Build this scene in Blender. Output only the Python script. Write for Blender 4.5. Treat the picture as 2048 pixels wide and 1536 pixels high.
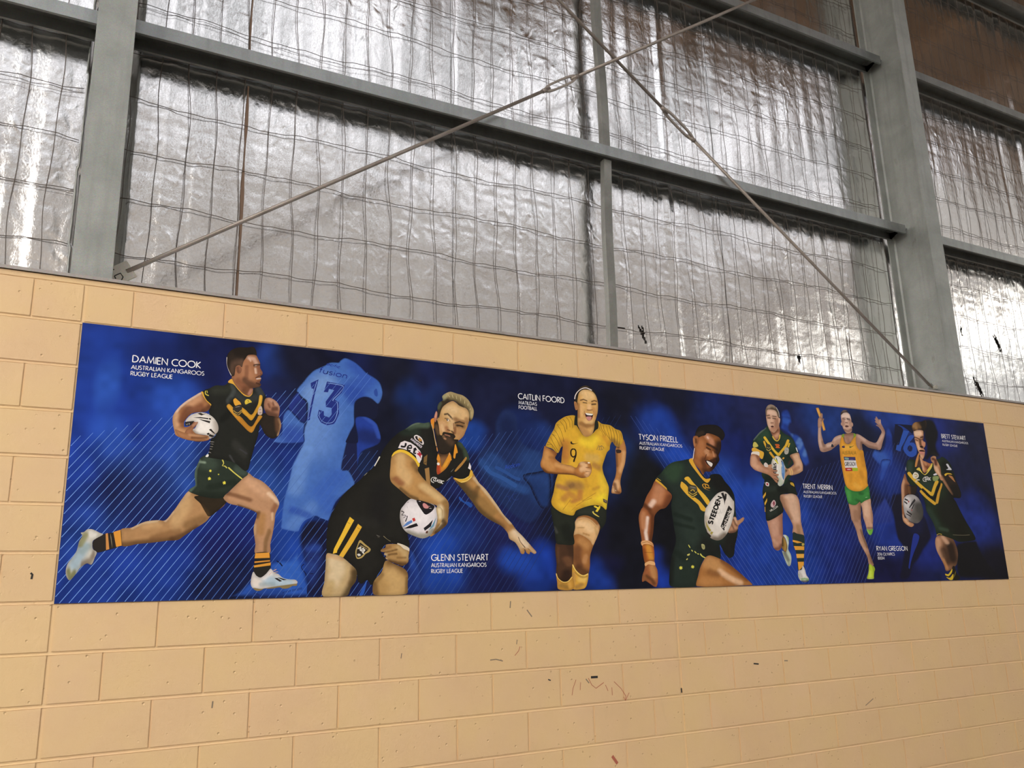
import bpy, bmesh, math, random
import numpy as np
from mathutils import Vector, Matrix
from mathutils.geometry import delaunay_2d_cdt

for o in list(bpy.data.objects):
    bpy.data.objects.remove(o, do_unlink=True)
scene = bpy.context.scene
col = scene.collection
random.seed(7)

# ------------------------------------------------------------------ camera
# x runs along the wall, y into the wall, z up; z = 0 is the foot of the banner,
# x = 0 its first control joint.  The floor is 1.62 m below.
cam_d = bpy.data.cameras.new('camera')
cam_d.sensor_fit = 'HORIZONTAL'
cam_d.sensor_width = 36.0
cam_d.lens = 36.0 * 1684.97 / 2048.0
cam_d.clip_start = 0.05
cam_d.clip_end = 200
cam = bpy.data.objects.new('camera', cam_d)
col.objects.link(cam)
right = Vector((0.88188027, -0.47077297, -0.02569031))
down = Vector((0.09120646, 0.22380628, -0.9703567))
fwd = Vector((0.46256736, 0.85339531, 0.24030788))
cam.matrix_world = Matrix(((right.x, -down.x, -fwd.x, -0.0236),
                           (right.y, -down.y, -fwd.y, -4.0217),
                           (right.z, -down.z, -fwd.z, -0.0092),
                           (0, 0, 0, 1)))
scene.camera = cam

# ------------------------------------------------------------------ world, light, exposure
scene.view_settings.view_transform = 'Standard'
scene.view_settings.look = 'None'
scene.view_settings.gamma = 1.0
scene.view_settings.use_curve_mapping = False
scene.view_settings.exposure = 0.44
world = bpy.data.worlds.new('overcast_sky')
scene.world = world
world.use_nodes = True
bgn = world.node_tree.nodes['Background']
bgn.inputs['Color'].default_value = (0.80, 0.88, 1.0, 1)
bgn.inputs['Strength'].default_value = 0.6
SKYLIGHT = 1.2       # daylight through the clear roof sheets
SKY2, MILKY = 0.46, 0.54   # the milky sheets between and beyond them
XT, XC = 13.2, -4.6
ROOFFILL = 6.2        # brighter unseen roof panels, added to light the wall from above left
YB1, YB2 = -2.8, -7.5     # the translucent roof runs between these depths
WINDOW = 0.48          # frosted upper windows of the far wall
ENDFILL = 8.0         # unseen end wall pane, added to light the block wall
SIDEFILL = 3.5  # unseen strip in the right wall, added to light that side
LOWFILL = 1.2        # glowing panels opposite, added low so the foil does not mirror them

FLOOR = -1.62
EAVE = 6.9
WT = 1.378         # top of the block courses
FOIL_Y = 0.568     # foil lining
MESH_Y = 0.554     # safety mesh in front of it
COL_F, COL_R = 0.15, 0.553
COLS = (0.018, 6.402)
GIRT_F = 0.37

# ------------------------------------------------------------------ helpers
def srgb(h):
    v = [int(h[i:i+2], 16) / 255 for i in (0, 2, 4)]
    return tuple(c / 12.92 if c <= .04045 else ((c + .055) / 1.055) ** 2.4 for c in v)

def tag(o, label=None, cat=None, group=None, kind=None):
    if label: o['label'] = label
    if cat: o['category'] = cat
    if group: o['group'] = group
    if kind: o['kind'] = kind
    return o

def link(name, me, parent=None, m=None):
    o = bpy.data.objects.new(name, me)
    col.objects.link(o)
    if parent: o.parent = parent
    if m is not None and me is not None and not me.materials: me.materials.append(m)
    return o

def empty(name, loc=(0, 0, 0)):
    o = bpy.data.objects.new(name, None)
    o.empty_display_size = .1
    o.location = loc
    col.objects.link(o)
    return o

def mesh_np(name, verts, faces, smooth=False):
    me = bpy.data.meshes.new(name)
    me.from_pydata([tuple(map(float, v)) for v in verts], [], [tuple(f) for f in faces])
    me.update()
    if smooth: me.polygons.foreach_set('use_smooth', [True] * len(me.polygons))
    return me

def grid_mesh(name, P, smooth=True):
    """P: (n, m, 3) array of points -> quad grid"""
    n, m = P.shape[:2]
    me = bpy.data.meshes.new(name)
    me.vertices.add(n * m)
    me.vertices.foreach_set('co', P.reshape(-1, 3).astype(np.float32).ravel())
    i = np.arange((n - 1) * (m - 1))
    r, c = i // (m - 1), i % (m - 1)
    q = np.stack([r * m + c, r * m + c + 1, (r + 1) * m + c + 1, (r + 1) * m + c], 1).astype(np.int32)
    me.loops.add(q.size)
    me.loops.foreach_set('vertex_index', q.ravel())
    me.polygons.add(len(q))
    me.polygons.foreach_set('loop_start', np.arange(0, q.size, 4, dtype=np.int32))
    me.update(calc_edges=True)
    me.polygons.foreach_set('use_smooth', np.full(len(q), smooth))
    return me

def box_bm(bm, x0, x1, y0, y1, z0, z1):
    v = [bm.verts.new(p) for p in ((x0, y0, z0), (x1, y0, z0), (x1, y1, z0), (x0, y1, z0),
                                   (x0, y0, z1), (x1, y0, z1), (x1, y1, z1), (x0, y1, z1))]
    for f in ((0, 3, 2, 1), (4, 5, 6, 7), (0, 1, 5, 4), (1, 2, 6, 5), (2, 3, 7, 6), (3, 0, 4, 7)):
        bm.faces.new([v[i] for i in f])

def bm_mesh(bm, name, bevel=0, seg=2):
    if bevel:
        bmesh.ops.bevel(bm, geom=bm.edges[:], offset=bevel, segments=seg, affect='EDGES', clamp_overlap=True)
    bmesh.ops.recalc_face_normals(bm, faces=bm.faces[:])
    me = bpy.data.meshes.new(name)
    bm.to_mesh(me); bm.free()
    return me

def box(name, x0, x1, y0, y1, z0, z1, m, parent=None, bevel=0):
    bm = bmesh.new()
    box_bm(bm, x0, x1, y0, y1, z0, z1)
    return link(name, bm_mesh(bm, name, bevel), parent, m)

def extrude_x(name, prof, x0, x1, m, parent=None):
    """closed (y, z) profile swept along x"""
    n = len(prof)
    v = [(x0, y, z) for y, z in prof] + [(x1, y, z) for y, z in prof]
    f = [(i, (i + 1) % n, n + (i + 1) % n, n + i) for i in range(n)]
    f += [tuple(range(n))[::-1], tuple(range(n, 2 * n))]
    bm = bmesh.new()
    bv = [bm.verts.new(p) for p in v]
    for q in f: bm.faces.new([bv[i] for i in q])
    bmesh.ops.triangulate(bm, faces=[q for q in bm.faces if len(q.verts) > 4])
    return link(name, bm_mesh(bm, name), parent, m)

def tube(name, pts, r, m, parent=None, n=8, cap=True):
    pts = [Vector(p) for p in pts]
    V, F = [], []
    for i, p in enumerate(pts):
        t = (pts[min(i + 1, len(pts) - 1)] - pts[max(i - 1, 0)]).normalized()
        a = Vector((0, 1, 0)) if abs(t.y) < .9 else Vector((1, 0, 0))
        u = t.cross(a).normalized(); w = t.cross(u)
        for k in range(n):
            an = 2 * math.pi * k / n
            V.append(p + (u * math.cos(an) + w * math.sin(an)) * r)
    for i in range(len(pts) - 1):
        for k in range(n):
            F.append((i*n+k, i*n+(k+1) % n, (i+1)*n+(k+1) % n, (i+1)*n+k))
    if cap:
        F.append(tuple(range(n))[::-1]); F.append(tuple(range((len(pts)-1)*n, len(pts)*n)))
    return link(name, mesh_np(name, V, F, True), parent, m)

def vnoise(x, y, seed):
    """smooth value noise on arrays"""
    xi, yi = np.floor(x).astype(np.int64), np.floor(y).astype(np.int64)
    fx, fy = x - xi, y - yi
    fx, fy = fx*fx*(3-2*fx), fy*fy*(3-2*fy)
    def h(a, b):
        n = (a * 374761393 + b * 668265263 + seed * 974711) & 0x7fffffff
        n = ((n ^ (n >> 13)) * 1274126177) & 0x7fffffff
        n = (n ^ (n >> 16)) & 0xffff
        return n / 65535.0
    return (h(xi, yi)*(1-fx)+h(xi+1, yi)*fx)*(1-fy)+(h(xi, yi+1)*(1-fx)+h(xi+1, yi+1)*fx)*fy

# ------------------------------------------------------------------ materials
def mat(name):
    m = bpy.data.materials.new(name)
    m.use_nodes = True
    nt = m.node_tree
    return m, nt, nt.nodes['Principled BSDF']

def N(nt, t, **kw):
    n = nt.nodes.new(t)
    for k, v in kw.items():
        if k.startswith('i_'): n.inputs[k[2:].replace('_', ' ')].default_value = v
        else: setattr(n, k, v)
    return n

def ramp(nt, src, stops):
    r = nt.nodes.new('ShaderNodeValToRGB')
    e = r.color_ramp.elements
    while len(e) < len(stops): e.new(.5)
    for el, (p, c) in zip(e, stops):
        el.position = p; el.color = (*c, 1) if len(c) == 3 else c
    nt.links.new(src, r.inputs[0])
    return r.outputs[0]

def coords(nt, scale=(1, 1, 1), kind='Object'):
    tc = nt.nodes.new('ShaderNodeTexCoord')
    if kind == 'World':
        g = nt.nodes.new('ShaderNodeNewGeometry'); src = g.outputs['Position']
    else: src = tc.outputs[kind]
    mp = nt.nodes.new('ShaderNodeMapping')
    mp.inputs['Scale'].default_value = scale
    nt.links.new(src, mp.inputs['Vector'])
    return mp.outputs[0]

def noise(nt, vec, scale, detail=4, rough=.5, dist=0):
    n = nt.nodes.new('ShaderNodeTexNoise')
    n.inputs['Scale'].default_value = scale; n.inputs['Detail'].default_value = detail
    n.inputs['Roughness'].default_value = rough; n.inputs['Distortion'].default_value = dist
    nt.links.new(vec, n.inputs['Vector'])
    return n.outputs['Fac']

def bump(nt, b, h, strength, dist=.01):
    n = nt.nodes.new('ShaderNodeBump')
    n.inputs['Strength'].default_value = strength; n.inputs['Distance'].default_value = dist
    nt.links.new(h, n.inputs['Height']); nt.links.new(n.outputs[0], b.inputs['Normal'])

def mixc(nt, fac, a, b, mode='MIX'):
    n = nt.nodes.new('ShaderNodeMix'); n.data_type = 'RGBA'; n.blend_type = mode
    for s, i in ((fac, 0), (a, 6), (b, 7)):
        if hasattr(s, 'is_linked'): nt.links.new(s, n.inputs[i])
        else: n.inputs[i].default_value = s if i == 0 else ((*s, 1) if len(s) == 3 else s)
    return n.outputs[2]

def paint_mat(name, base, dark, rough=.55, pits=1.0):
    m, nt, b = mat(name)
    w = coords(nt, kind='World')
    big = noise(nt, w, 1.3, 5, .6)
    c = ramp(nt, big, [(.30, dark), (.62, base)])
    sm = noise(nt, coords(nt, (9, 9, 3.5), 'World'), 1.0, 5, .65, .6)
    c = mixc(nt, ramp(nt, sm, [(.60, (0, 0, 0)), (.80, (.35, .35, .35))]), c, tuple(x * .74 for x in base))
    spk = noise(nt, w, 46, 2, .6)
    c = mixc(nt, ramp(nt, spk, [(.735, (0, 0, 0)), (.78, (.65, .65, .65))]), c, tuple(x * .45 for x in base))
    oi = nt.nodes.new('ShaderNodeObjectInfo')
    c = mixc(nt, ramp(nt, oi.outputs['Random'], [(0, (0, 0, 0)), (1, (.5, .5, .5))]), c, (base[0] * .93, base[1] * .95, base[2] * .86))
    hue = noise(nt, w, 2.7, 3, .6)
    c = mixc(nt, ramp(nt, hue, [(.42, (0, 0, 0)), (.62, (.55, .55, .55))]), c, (base[0] * .97, base[1] * 1.0, base[2] * .84))
    nt.links.new(c, b.inputs['Base Color'])
    b.inputs['Roughness'].default_value = rough
    g = noise(nt, w, 38, 8, .72)
    vo = nt.nodes.new('ShaderNodeTexVoronoi'); vo.inputs['Scale'].default_value = 26; vo.inputs['Randomness'].default_value = 1
    nt.links.new(w, vo.inputs['Vector'])
    pit = ramp(nt, vo.outputs['Distance'], [(.05, (0, 0, 0)), (.15, (1, 1, 1))])
    sel = ramp(nt, noise(nt, w, 9, 2, .5), [(.44, (1, 1, 1)), (.52, (0, 0, 0))])
    p = mixc(nt, 1.0, pit, sel, 'LIGHTEN')
    h = nt.nodes.new('ShaderNodeMath'); h.operation = 'MULTIPLY_ADD'
    nt.links.new(g, h.inputs[0]); h.inputs[1].default_value = .9
    nt.links.new(p, h.inputs[2])
    bump(nt, b, h.outputs[0], .75 * pits, .0045)
    return m

M = {}
TAN = (0.74, 0.505, 0.285); TAN2 = (0.665, 0.445, 0.245)
M['block'] = paint_mat('tan_painted_block', TAN, TAN2)
M['joint'] = paint_mat('tan_painted_mortar', (0.76, 0.525, 0.30), (0.69, .465, .26), .6, .6)
M['cap'] = paint_mat('tan_painted_capping', TAN, (0.67, .45, .245), .5, .5)

def galv(name, a, b_, metal=.25, rough=.5, rust=0.0):
    m, nt, b = mat(name)
    w = coords(nt, kind='World')
    n1 = noise(nt, w, 5, 6, .62, .4)
    c = ramp(nt, n1, [(.3, a), (.7, b_)])
    sp = nt.nodes.new('ShaderNodeTexVoronoi'); sp.inputs['Scale'].default_value = 260
    nt.links.new(w, sp.inputs['Vector'])
    c = mixc(nt, .10, c, sp.outputs['Color'], 'OVERLAY')
    st = noise(nt, coords(nt, (14, 14, 1.1), 'World'), 1, 4, .6)
    c = mixc(nt, ramp(nt, st, [(.52, (0, 0, 0)), (.75, (.4, .4, .4))]), c, tuple(x * .62 for x in a))
    if rust:
        rn = noise(nt, coords(nt, (7, 7, 3), 'World'), 1, 6, .75, .5)
        c = mixc(nt, ramp(nt, rn, [(.62, (0, 0, 0)), (.74, (rust, rust, rust))]), c, (.085, .045, .022))
    nt.links.new(c, b.inputs['Base Color'])
    b.inputs['Metallic'].default_value = metal
    b.inputs['Roughness'].default_value = rough
    bump(nt, b, noise(nt, w, 90, 4, .6), .12, .003)
    return m
M['column'] = galv('galvanised_column_steel', (.245, .26, .24), (.34, .35, .33), .35, .5, .55)
M['girt'] = galv('galvanised_girt_steel', (.27, .285, .275), (.36, .375, .365), .8, .38, .4)
M['strut'] = galv('galvanised_strut_steel', (.17, .17, .155), (.25, .25, .23), .4, .5, .35)
M['rod'] = galv('weathered_rod_steel', (.23, .195, .165), (.32, .28, .245), .3, .45, .5)
M['angle'] = galv('grey_angle_steel', (.30, .27, .25), (.36, .33, .31), .2, .5, .3)
M['wire'] = galv('rusty_wire', (.075, .055, .042), (.12, .095, .08), .1, .6, .8)
M['plate'] = galv('pale_cleat_steel', (.45, .43, .37), (.52, .50, .44), .1, .55, .3)

# foil: crinkled aluminium laminate
m, nt, b = mat('silver_foil')
w = coords(nt, kind='World')
b.inputs['Metallic'].default_value = 1.0
ctone = ramp(nt, noise(nt, coords(nt, (1.2, 1.2, .5), 'World'), 1.0, 4, .6), [(.3, (.80, .785, .77)), (.7, (.90, .895, .885))])
st = noise(nt, coords(nt, (5.5, 5.5, .55), 'World'), 1.0, 5, .7, .3)
ctone = mixc(nt, ramp(nt, st, [(.66, (0, 0, 0)), (.80, (.5, .5, .5))]), ctone, (.42, .33, .25))
nt.links.new(ctone, b.inputs['Base Color'])
rr = ramp(nt, noise(nt, coords(nt, (3, 3, 1.5), 'World'), 1.0, 3, .6), [(.3, (.09,)*3), (.7, (.19,)*3)])
nt.links.new(rr, b.inputs['Roughness'])
n1 = noise(nt, coords(nt, (17, 17, 10), 'World'), 1.0, 5, .55, .7)
n1.node.noise_type = 'RIDGED_MULTIFRACTAL'; n1.node.normalize = True
pm = ramp(nt, noise(nt, coords(nt, (2.6, 2.6, 2.0), 'World'), 1.0, 3, .6), [(.36, (.25,)*3), (.62, (1.,)*3)])
mm_ = nt.nodes.new('ShaderNodeMath'); mm_.operation = 'MULTIPLY'
nt.links.new(n1, mm_.inputs[0]); nt.links.new(pm, mm_.inputs[1]); n1 = mm_.outputs[0]
n2 = noise(nt, coords(nt, (95, 95, 60), 'World'), 1.0, 5, .65, 1.0)
a_ = nt.nodes.new('ShaderNodeMath'); a_.operation = 'MULTIPLY_ADD'
nt.links.new(n2, a_.inputs[0]); a_.inputs[1].default_value = .22; nt.links.new(n1, a_.inputs[2])
bump(nt, b, a_.outputs[0], .34, .010)
M['foil'] = m

def plain(name, c, rough=.6, metal=0.0, var=.12):
    m, nt, b = mat(name)
    n = noise(nt, coords(nt, kind='World'), 3, 4, .6)
    nt.links.new(ramp(nt, n, [(.3, tuple(x * (1 - var) for x in c)), (.7, c)]), b.inputs['Base Color'])
    b.inputs['Roughness'].default_value = rough
    b.inputs['Metallic'].default_value = metal
    return m
M['concrete'] = plain('concrete_floor', (.12, .095, .075), .6)
M['roof'] = plain('brown_roof_lining', (.30, .19, .115), .75)
M['render'] = plain('tan_side_wall', (.55, .40, .25), .8)
M['clad'] = plain('dull_wall_sheeting', (.22, .2, .18), .6)
M['tear'] = plain('dark_torn_edge', (.035, .024, .016), .9)
M['boardedge'] = plain('banner_board_edge', (.05, .06, .12), .5)
M['ink'] = plain('red_crayon', (.42, .12, .07), .8)
M['pencil'] = plain('grey_scuff', (.25, .19, .13), .8)
M['stencil'] = plain('black_marker', (.02, .018, .016), .8)

def glow(name, c, s):
    m = bpy.data.materials.new(name); m.use_nodes = True
    nt = m.node_tree; nt.nodes.remove(nt.nodes['Principled BSDF'])
    e = nt.nodes.new('ShaderNodeEmission')
    e.inputs['Color'].default_value = (*c, 1); e.inputs['Strength'].default_value = s
    nt.links.new(e.outputs[0], nt.nodes['Material Output'].inputs[0])
    return m
M['sky'] = glow('daylit_roof_sheet', (.95, .95, 1.0), SKYLIGHT)
M['rooffill'] = glow('added_roof_panel', (1.0, .985, .96), ROOFFILL)
M['sky2'] = glow('milky_roof_sheet', (.95, .97, 1.0), SKY2)
M['milky'] = glow('dull_milky_roof', (1.0, .985, .96), MILKY)
M['win'] = glow('frosted_window', (1.0, .98, .95), WINDOW)
M['endfill'] = glow('end_fill_panel', (1.0, .98, .95), ENDFILL)
M['sidefill'] = glow('side_fill_panel', (1.0, .97, .9), SIDEFILL)
M['low_fill'] = glow('low_fill_panel', (1.0, .96, .90), LOWFILL)

# printed surfaces read their ink from a colour attribute
m, nt, b = mat('printed_ink')
at = nt.nodes.new('ShaderNodeAttribute'); at.attribute_name = 'ink'
g = noise(nt, coords(nt, kind='World'), 900, 2, .5)
cc = mixc(nt, .10, at.outputs['Color'], ramp(nt, g, [(.3, (.35,)*3), (.7, (.65,)*3)]), 'OVERLAY')
nt.links.new(cc, b.inputs['Base Color'])
b.inputs['Roughness'].default_value = .5
b.inputs['Specular IOR Level'].default_value = .12
M['ink_print'] = m

# ------------------------------------------------------------------ the hall around the wall
def struct(o): o['kind'] = 'structure'; return o
RX0, RX1, RY = -11.0, 21.0, -17.0
struct(box('floor', RX0, RX1, RY, .14, FLOOR - .1, FLOOR, M['concrete']))
LW = (-16.6, -6.0, 2.4, 6.6)          # end wall opening for the added fill pane: y0, y1, z0, z1
wl = struct(empty('wall_left', (RX0, 0, 0)))
box('wall_panel', -.2, 0, RY, LW[0], FLOOR, EAVE, M['render'], wl)
box('wall_panel', -.2, 0, LW[1], .6, FLOOR, EAVE, M['render'], wl)
box('wall_panel', -.2, 0, LW[0], LW[1], FLOOR, LW[2], M['render'], wl)
box('wall_panel', -.2, 0, LW[0], LW[1], LW[3], EAVE, M['render'], wl)
struct(box('window_20', RX0 - .12, RX0 - .1, LW[0], LW[1], LW[2], LW[3], M['endfill']))
wr = struct(empty('wall_right', (RX1, 0, 0)))
box('wall_panel', 0, .2, RY, .6, FLOOR, 1.6, M['render'], wr)
box('wall_panel', 0, .2, RY, .6, 6.75, EAVE, M['render'], wr)
struct(box('window_49', RX1 + .1, RX1 + .12, RY, -2.2, 6.0, 6.75, M['sidefill']))  # added glowing strip, brightens the right side of the wall
box('wall_panel', 0, .2, -2.2, .6, 1.6, 6.75, M['render'], wr)
struct(box('window_46', RX1 + .1, RX1 + .12, RY, -2.2, 1.6, 5.9, M['win']))  # added glowing pane, gives the right bay's foil something bright to reflect
# roof with openings for the translucent sheets
ceil = struct(empty('ceiling', (0, 0, EAVE)))
box('roof_lining', RX0, RX1, YB1, .8, 0, .05, M['roof'], ceil)
struct(box('window_47', XT, RX1, YB2, YB1, EAVE + .012, EAVE + .03, M['milky']))
nw = 0
x = RX0
while x < XT - .1:                            # daylit and milky sheets in turn, brighter fill added at the left end
    nw += 1
    struct(box('window_%d' % (20 + nw), x + .03, min(x + 1.6, XT) - .03, YB2, YB1, EAVE + .012, EAVE + .03, (M['rooffill'] if x < XC else M['sky']) if nw % 2 else M['sky2']))
    x += 1.6
struct(box('window_48', RX0, XC, RY, YB2, EAVE + .012, EAVE + .03, M['rooffill']))  # added fill panel over the left end, out of view
box('roof_lining', XC, RX1, RY, YB2, .035, .05, M['roof'], ceil)
for q, x in enumerate(np.arange(XC + .2, RX1 - 1.9, 3.1)):
    for j, (ya, yb) in enumerate(((YB2 - .3, YB2 - 4.2), (YB2 - 4.9, RY + .2))):
        struct(box('window_%d' % (50 + 2 * q + j), x, x + 2.1, yb, ya, EAVE + .012, EAVE + .03, M['milky']))  # gaps between these sheets are there for contrast in the foil reflections
for x in np.arange(RX0 + 1.2, RX1, 1.6):      # roof purlins
    box('roof_purlin', x, x + .07, RY, .3, -.2, -.001, M['roof'], ceil)
# far wall: block below, a band of windows above
wf = struct(empty('wall_back', (0, RY, 0)))
W0, W1 = (2.0, 6.2)
D0 = 1.3
box('wall_panel', RX0, RX1, -.2, 0, D0, W0, M['render'], wf)
box('wall_panel', RX0, RX1, -.2, 0, W1, EAVE, M['render'], wf)
wx = np.linspace(RX0, RX1, 9)
for i in range(8):
    struct(box('low_fill_%d' % (i + 1), wx[i] + .3, wx[i+1] - .3, RY - .12, RY - .1, FLOOR, D0, M['low_fill']))  # added glowing panels that light the block wall from low down
    box('pier', wx[i] - .3, wx[i] + .3, -.2, 0, FLOOR, D0, M['render'], wf)
    box('mullion', wx[i] - .6, wx[i] + .6, -.2, 0, W0, W1, M['render'], wf)  # made broad to vary what the foil reflects
    struct(box('window_%d' % (1 + i), wx[i] + .6, wx[i+1] - .6, RY - .12, RY - .1, W0, W1, M['win']))

# ------------------------------------------------------------------ block wall
wall = struct(empty('wall_front'))
box('mortar', -2.0, 8.8, .0046, .138, FLOOR, WT, M['joint'], wall)
# struck bed joints: deep under the upper course, flush with the lower one
for k in range(-8, 7):
    extrude_x('bed_joint', [(.0125, .0062), (.0035, -.0030), (.0004, -.0062), (.016, -.0062), (.016, .0062)], -2.0, 8.8, M['joint'], wall).location = (0, 0, k * .2)
bmeshes = {}
def block_mesh(wd, ht):
    key = (round(wd, 3), round(ht, 3))
    if key not in bmeshes:
        bm = bmesh.new(); box_bm(bm, 0, wd, 0, .02, 0, ht)
        me = bm_mesh(bm, 'block', .0026, 2); me.materials.append(M['block'])
        bmeshes[key] = me
    return bmeshes[key]
JV, JH = .005, .011
row = 0
for k in range(-8, 7):
    z0 = k * .2
    z1 = min(z0 + .2, WT + .004)
    half = (k % 2 == 0)
    for c in range(-3, 4):                     # panels between control joints, 3.2 m each
        xa, xb = c * 3.2, (c + 1) * 3.2
        edges = [xa] + ([xa + .2 + .4 * i for i in range(8)] if half else [xa + .4 * i for i in range(1, 8)]) + [xb]
        for i in range(len(edges) - 1):
            e0, e1 = edges[i], edges[i+1]
            if e1 < -1.25 or e0 > 8.35: continue
            if e0 > -.01 and e1 < 6.41 and z0 > -.01 and z1 < 1.21: continue   # behind the banner
            l = e0 + (.006 if i == 0 else JV / 2); r = e1 - (.006 if i == len(edges) - 2 else JV / 2)
            o = link('block', block_mesh(r - l, z1 - z0 - JH), wall)
            o.location = (l, random.uniform(-.0006, .0006), z0 + JH / 2)
# capping course and steel angle on top of the wall
t1 = struct(box('trim_1', -2.0, 8.8, .001, .138, WT, 1.404, M['cap'], None, .002))
t2 = struct(empty('trim_2', (0, 0, 1.404)))
extrude_x('angle', [(-.010, .001), (-.006, .001), (-.006, .012), (.135, .012), (.135, .016), (-.010, .016)], -2.0, 8.8, M['angle'], t2)

# ------------------------------------------------------------------ steel columns
def column(x, label):
    r = tag(empty('steel_column', (x, COL_F, 1.421)), label, 'column')
    hw, tf, tw, d, h = .0885, .012, .008, COL_R - COL_F, EAVE - 1.421
    box('front_flange', -hw, hw, 0, tf, 0, h, M['column'], r, .0015)
    box('rear_flange', -hw, hw, d - tf, d, 0, h, M['column'], r, .0015)
    bm = bmesh.new(); box_bm(bm, -tw/2, tw/2, tf, d - tf, 0, h)
    link('web', bm_mesh(bm, 'web'), r, M['column'])
    for y in (tf, d - tf):                     # root fillets
        for s in (-1, 1):
            f = [(s * tw/2, y, 0), (s * (tw/2 + .012), y, 0), (s * tw/2, y + (.012 if y == tf else -.012), 0)]
            V = f + [(a, b_, h) for a, b_, _ in f]
            link('fillet', mesh_np('fillet', V, [(0, 1, 4, 3), (1, 2, 5, 4), (2, 0, 3, 5)]), r, M['column'])
    return r
c1 = column(COLS[0], 'wide grey steel column beside the cleat marked in black pen')
c2 = column(COLS[1], 'steel I-shaped column with its web showing, beside the torn foil')

# ------------------------------------------------------------------ girts: cold-formed channels, toes down
def girt(x0, x1, zb, label, ends=(True, True)):
    t, h, lip = .003, .078, .018
    yf, yr = GIRT_F, .539
    zt = zb + h
    r = tag(empty('steel_girt', (0, 0, 0)), label, 'girt', 'wall girts')
    prof = [(yf, zb), (yf + lip, zb), (yf + lip, zb + t), (yf + t, zb + t), (yf + t, zt - t), (yr - t, zt - t),
            (yr - t, zb + t), (yr - lip, zb + t), (yr - lip, zb), (yr, zb), (yr, zt), (yf, zt)]
    prof = [(y, z) for y, z in prof]
    extrude_x('channel', prof, x0, x1, M['girt'], r)
    for e, s in zip(ends, (0, 1)):
        if not e: continue
        xe = (x0 - .058, x0 + .055) if s == 0 else (x1 - .055, x1 + .058)
        box('end_cleat', xe[0], xe[1], yf + .03, yr - .02, zt - .016, zt - .0035, M['girt'], r)
        for yy in (yf + .07, yr - .06):
            bm = bmesh.new()
            bmesh.ops.create_cone(bm, cap_ends=True, segments=6, radius1=.011, radius2=.011, depth=.012)
            bmesh.ops.translate(bm, verts=bm.verts[:], vec=((x0 + .03) if s == 0 else (x1 - .03), yy, zt - .022))
            link('bolt', bm_mesh(bm, 'bolt'), r, M['girt'])
    return r
xl, xr_ = COLS[0] + .066, COLS[1] - .066
girt(-3.0, COLS[0] - .066, 2.955, 'grey girt meeting the pen-marked column from the short bay', (False, True))
girt(xl, xr_, 2.966, 'long grey girt crossed by both brace rods')
girt(xl, xr_, 4.664, 'upper grey girt above the crossing of the brace rods')
girt(COLS[1] + .066, 11.0, 2.955, 'grey girt just above the torn foil bay', (True, False))
girt(COLS[1] + .066, 11.0, 4.662, 'grey girt above brown foil in the torn foil bay', (True, False))
girt(COLS[1] + .066, 11.0, 6.12, 'topmost grey girt of the torn foil bay', (True, False))
girt(xl, xr_, 6.12, 'topmost grey girt between the two columns')

# ------------------------------------------------------------------ vertical bridging struts
def strut(x0, z0, x1, z1, label):
    r = tag(empty('bridging_strut'), label, 'strut', 'bridging struts')
    d = np.linspace(0, 1, 12)
    wob = lambda s: .006 * math.sin(7 * s)
    def ribbon(name, y, off0, off1, th):
        V, F = [], []
        for s in d:
            x, z = x0 + (x1 - x0) * s + wob(s), z0 + (z1 - z0) * s
            V += [(x + off0, y, z), (x + off1, y, z), (x + off1, y + th, z), (x + off0, y + th, z)]
        for i in range(len(d) - 1):
            a = 4 * i
            for k in range(4):
                F.append((a + k, a + (k + 1) % 4, a + 4 + (k + 1) % 4, a + 4 + k))
        F += [(3, 2, 1, 0), tuple(len(V) - 4 + k for k in range(4))]
        me = mesh_np(name, V, F)
        bm = bmesh.new(); bm.from_mesh(me); bmesh.ops.recalc_face_normals(bm, faces=bm.faces[:]); bm.to_mesh(me); bm.free()
        link(name, me, r, M['strut'])
    ribbon('strut_face', .415, -.036, .026, .003)
    ribbon('strut_leg', .418, .023, .026, .045)
    ribbon('strut_leg', .418, -.036, -.033, .045)
strut(3.165, 1.425, 3.205, 2.962, 'grey bridging strut between the block wall and the long girt')
strut(3.205, 3.045, 3.200, 4.66, 'grey bridging strut standing on the long girt')
strut(3.205, 4.745, 3.205, 6.115, 'grey bridging strut above the upper girt')

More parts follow.
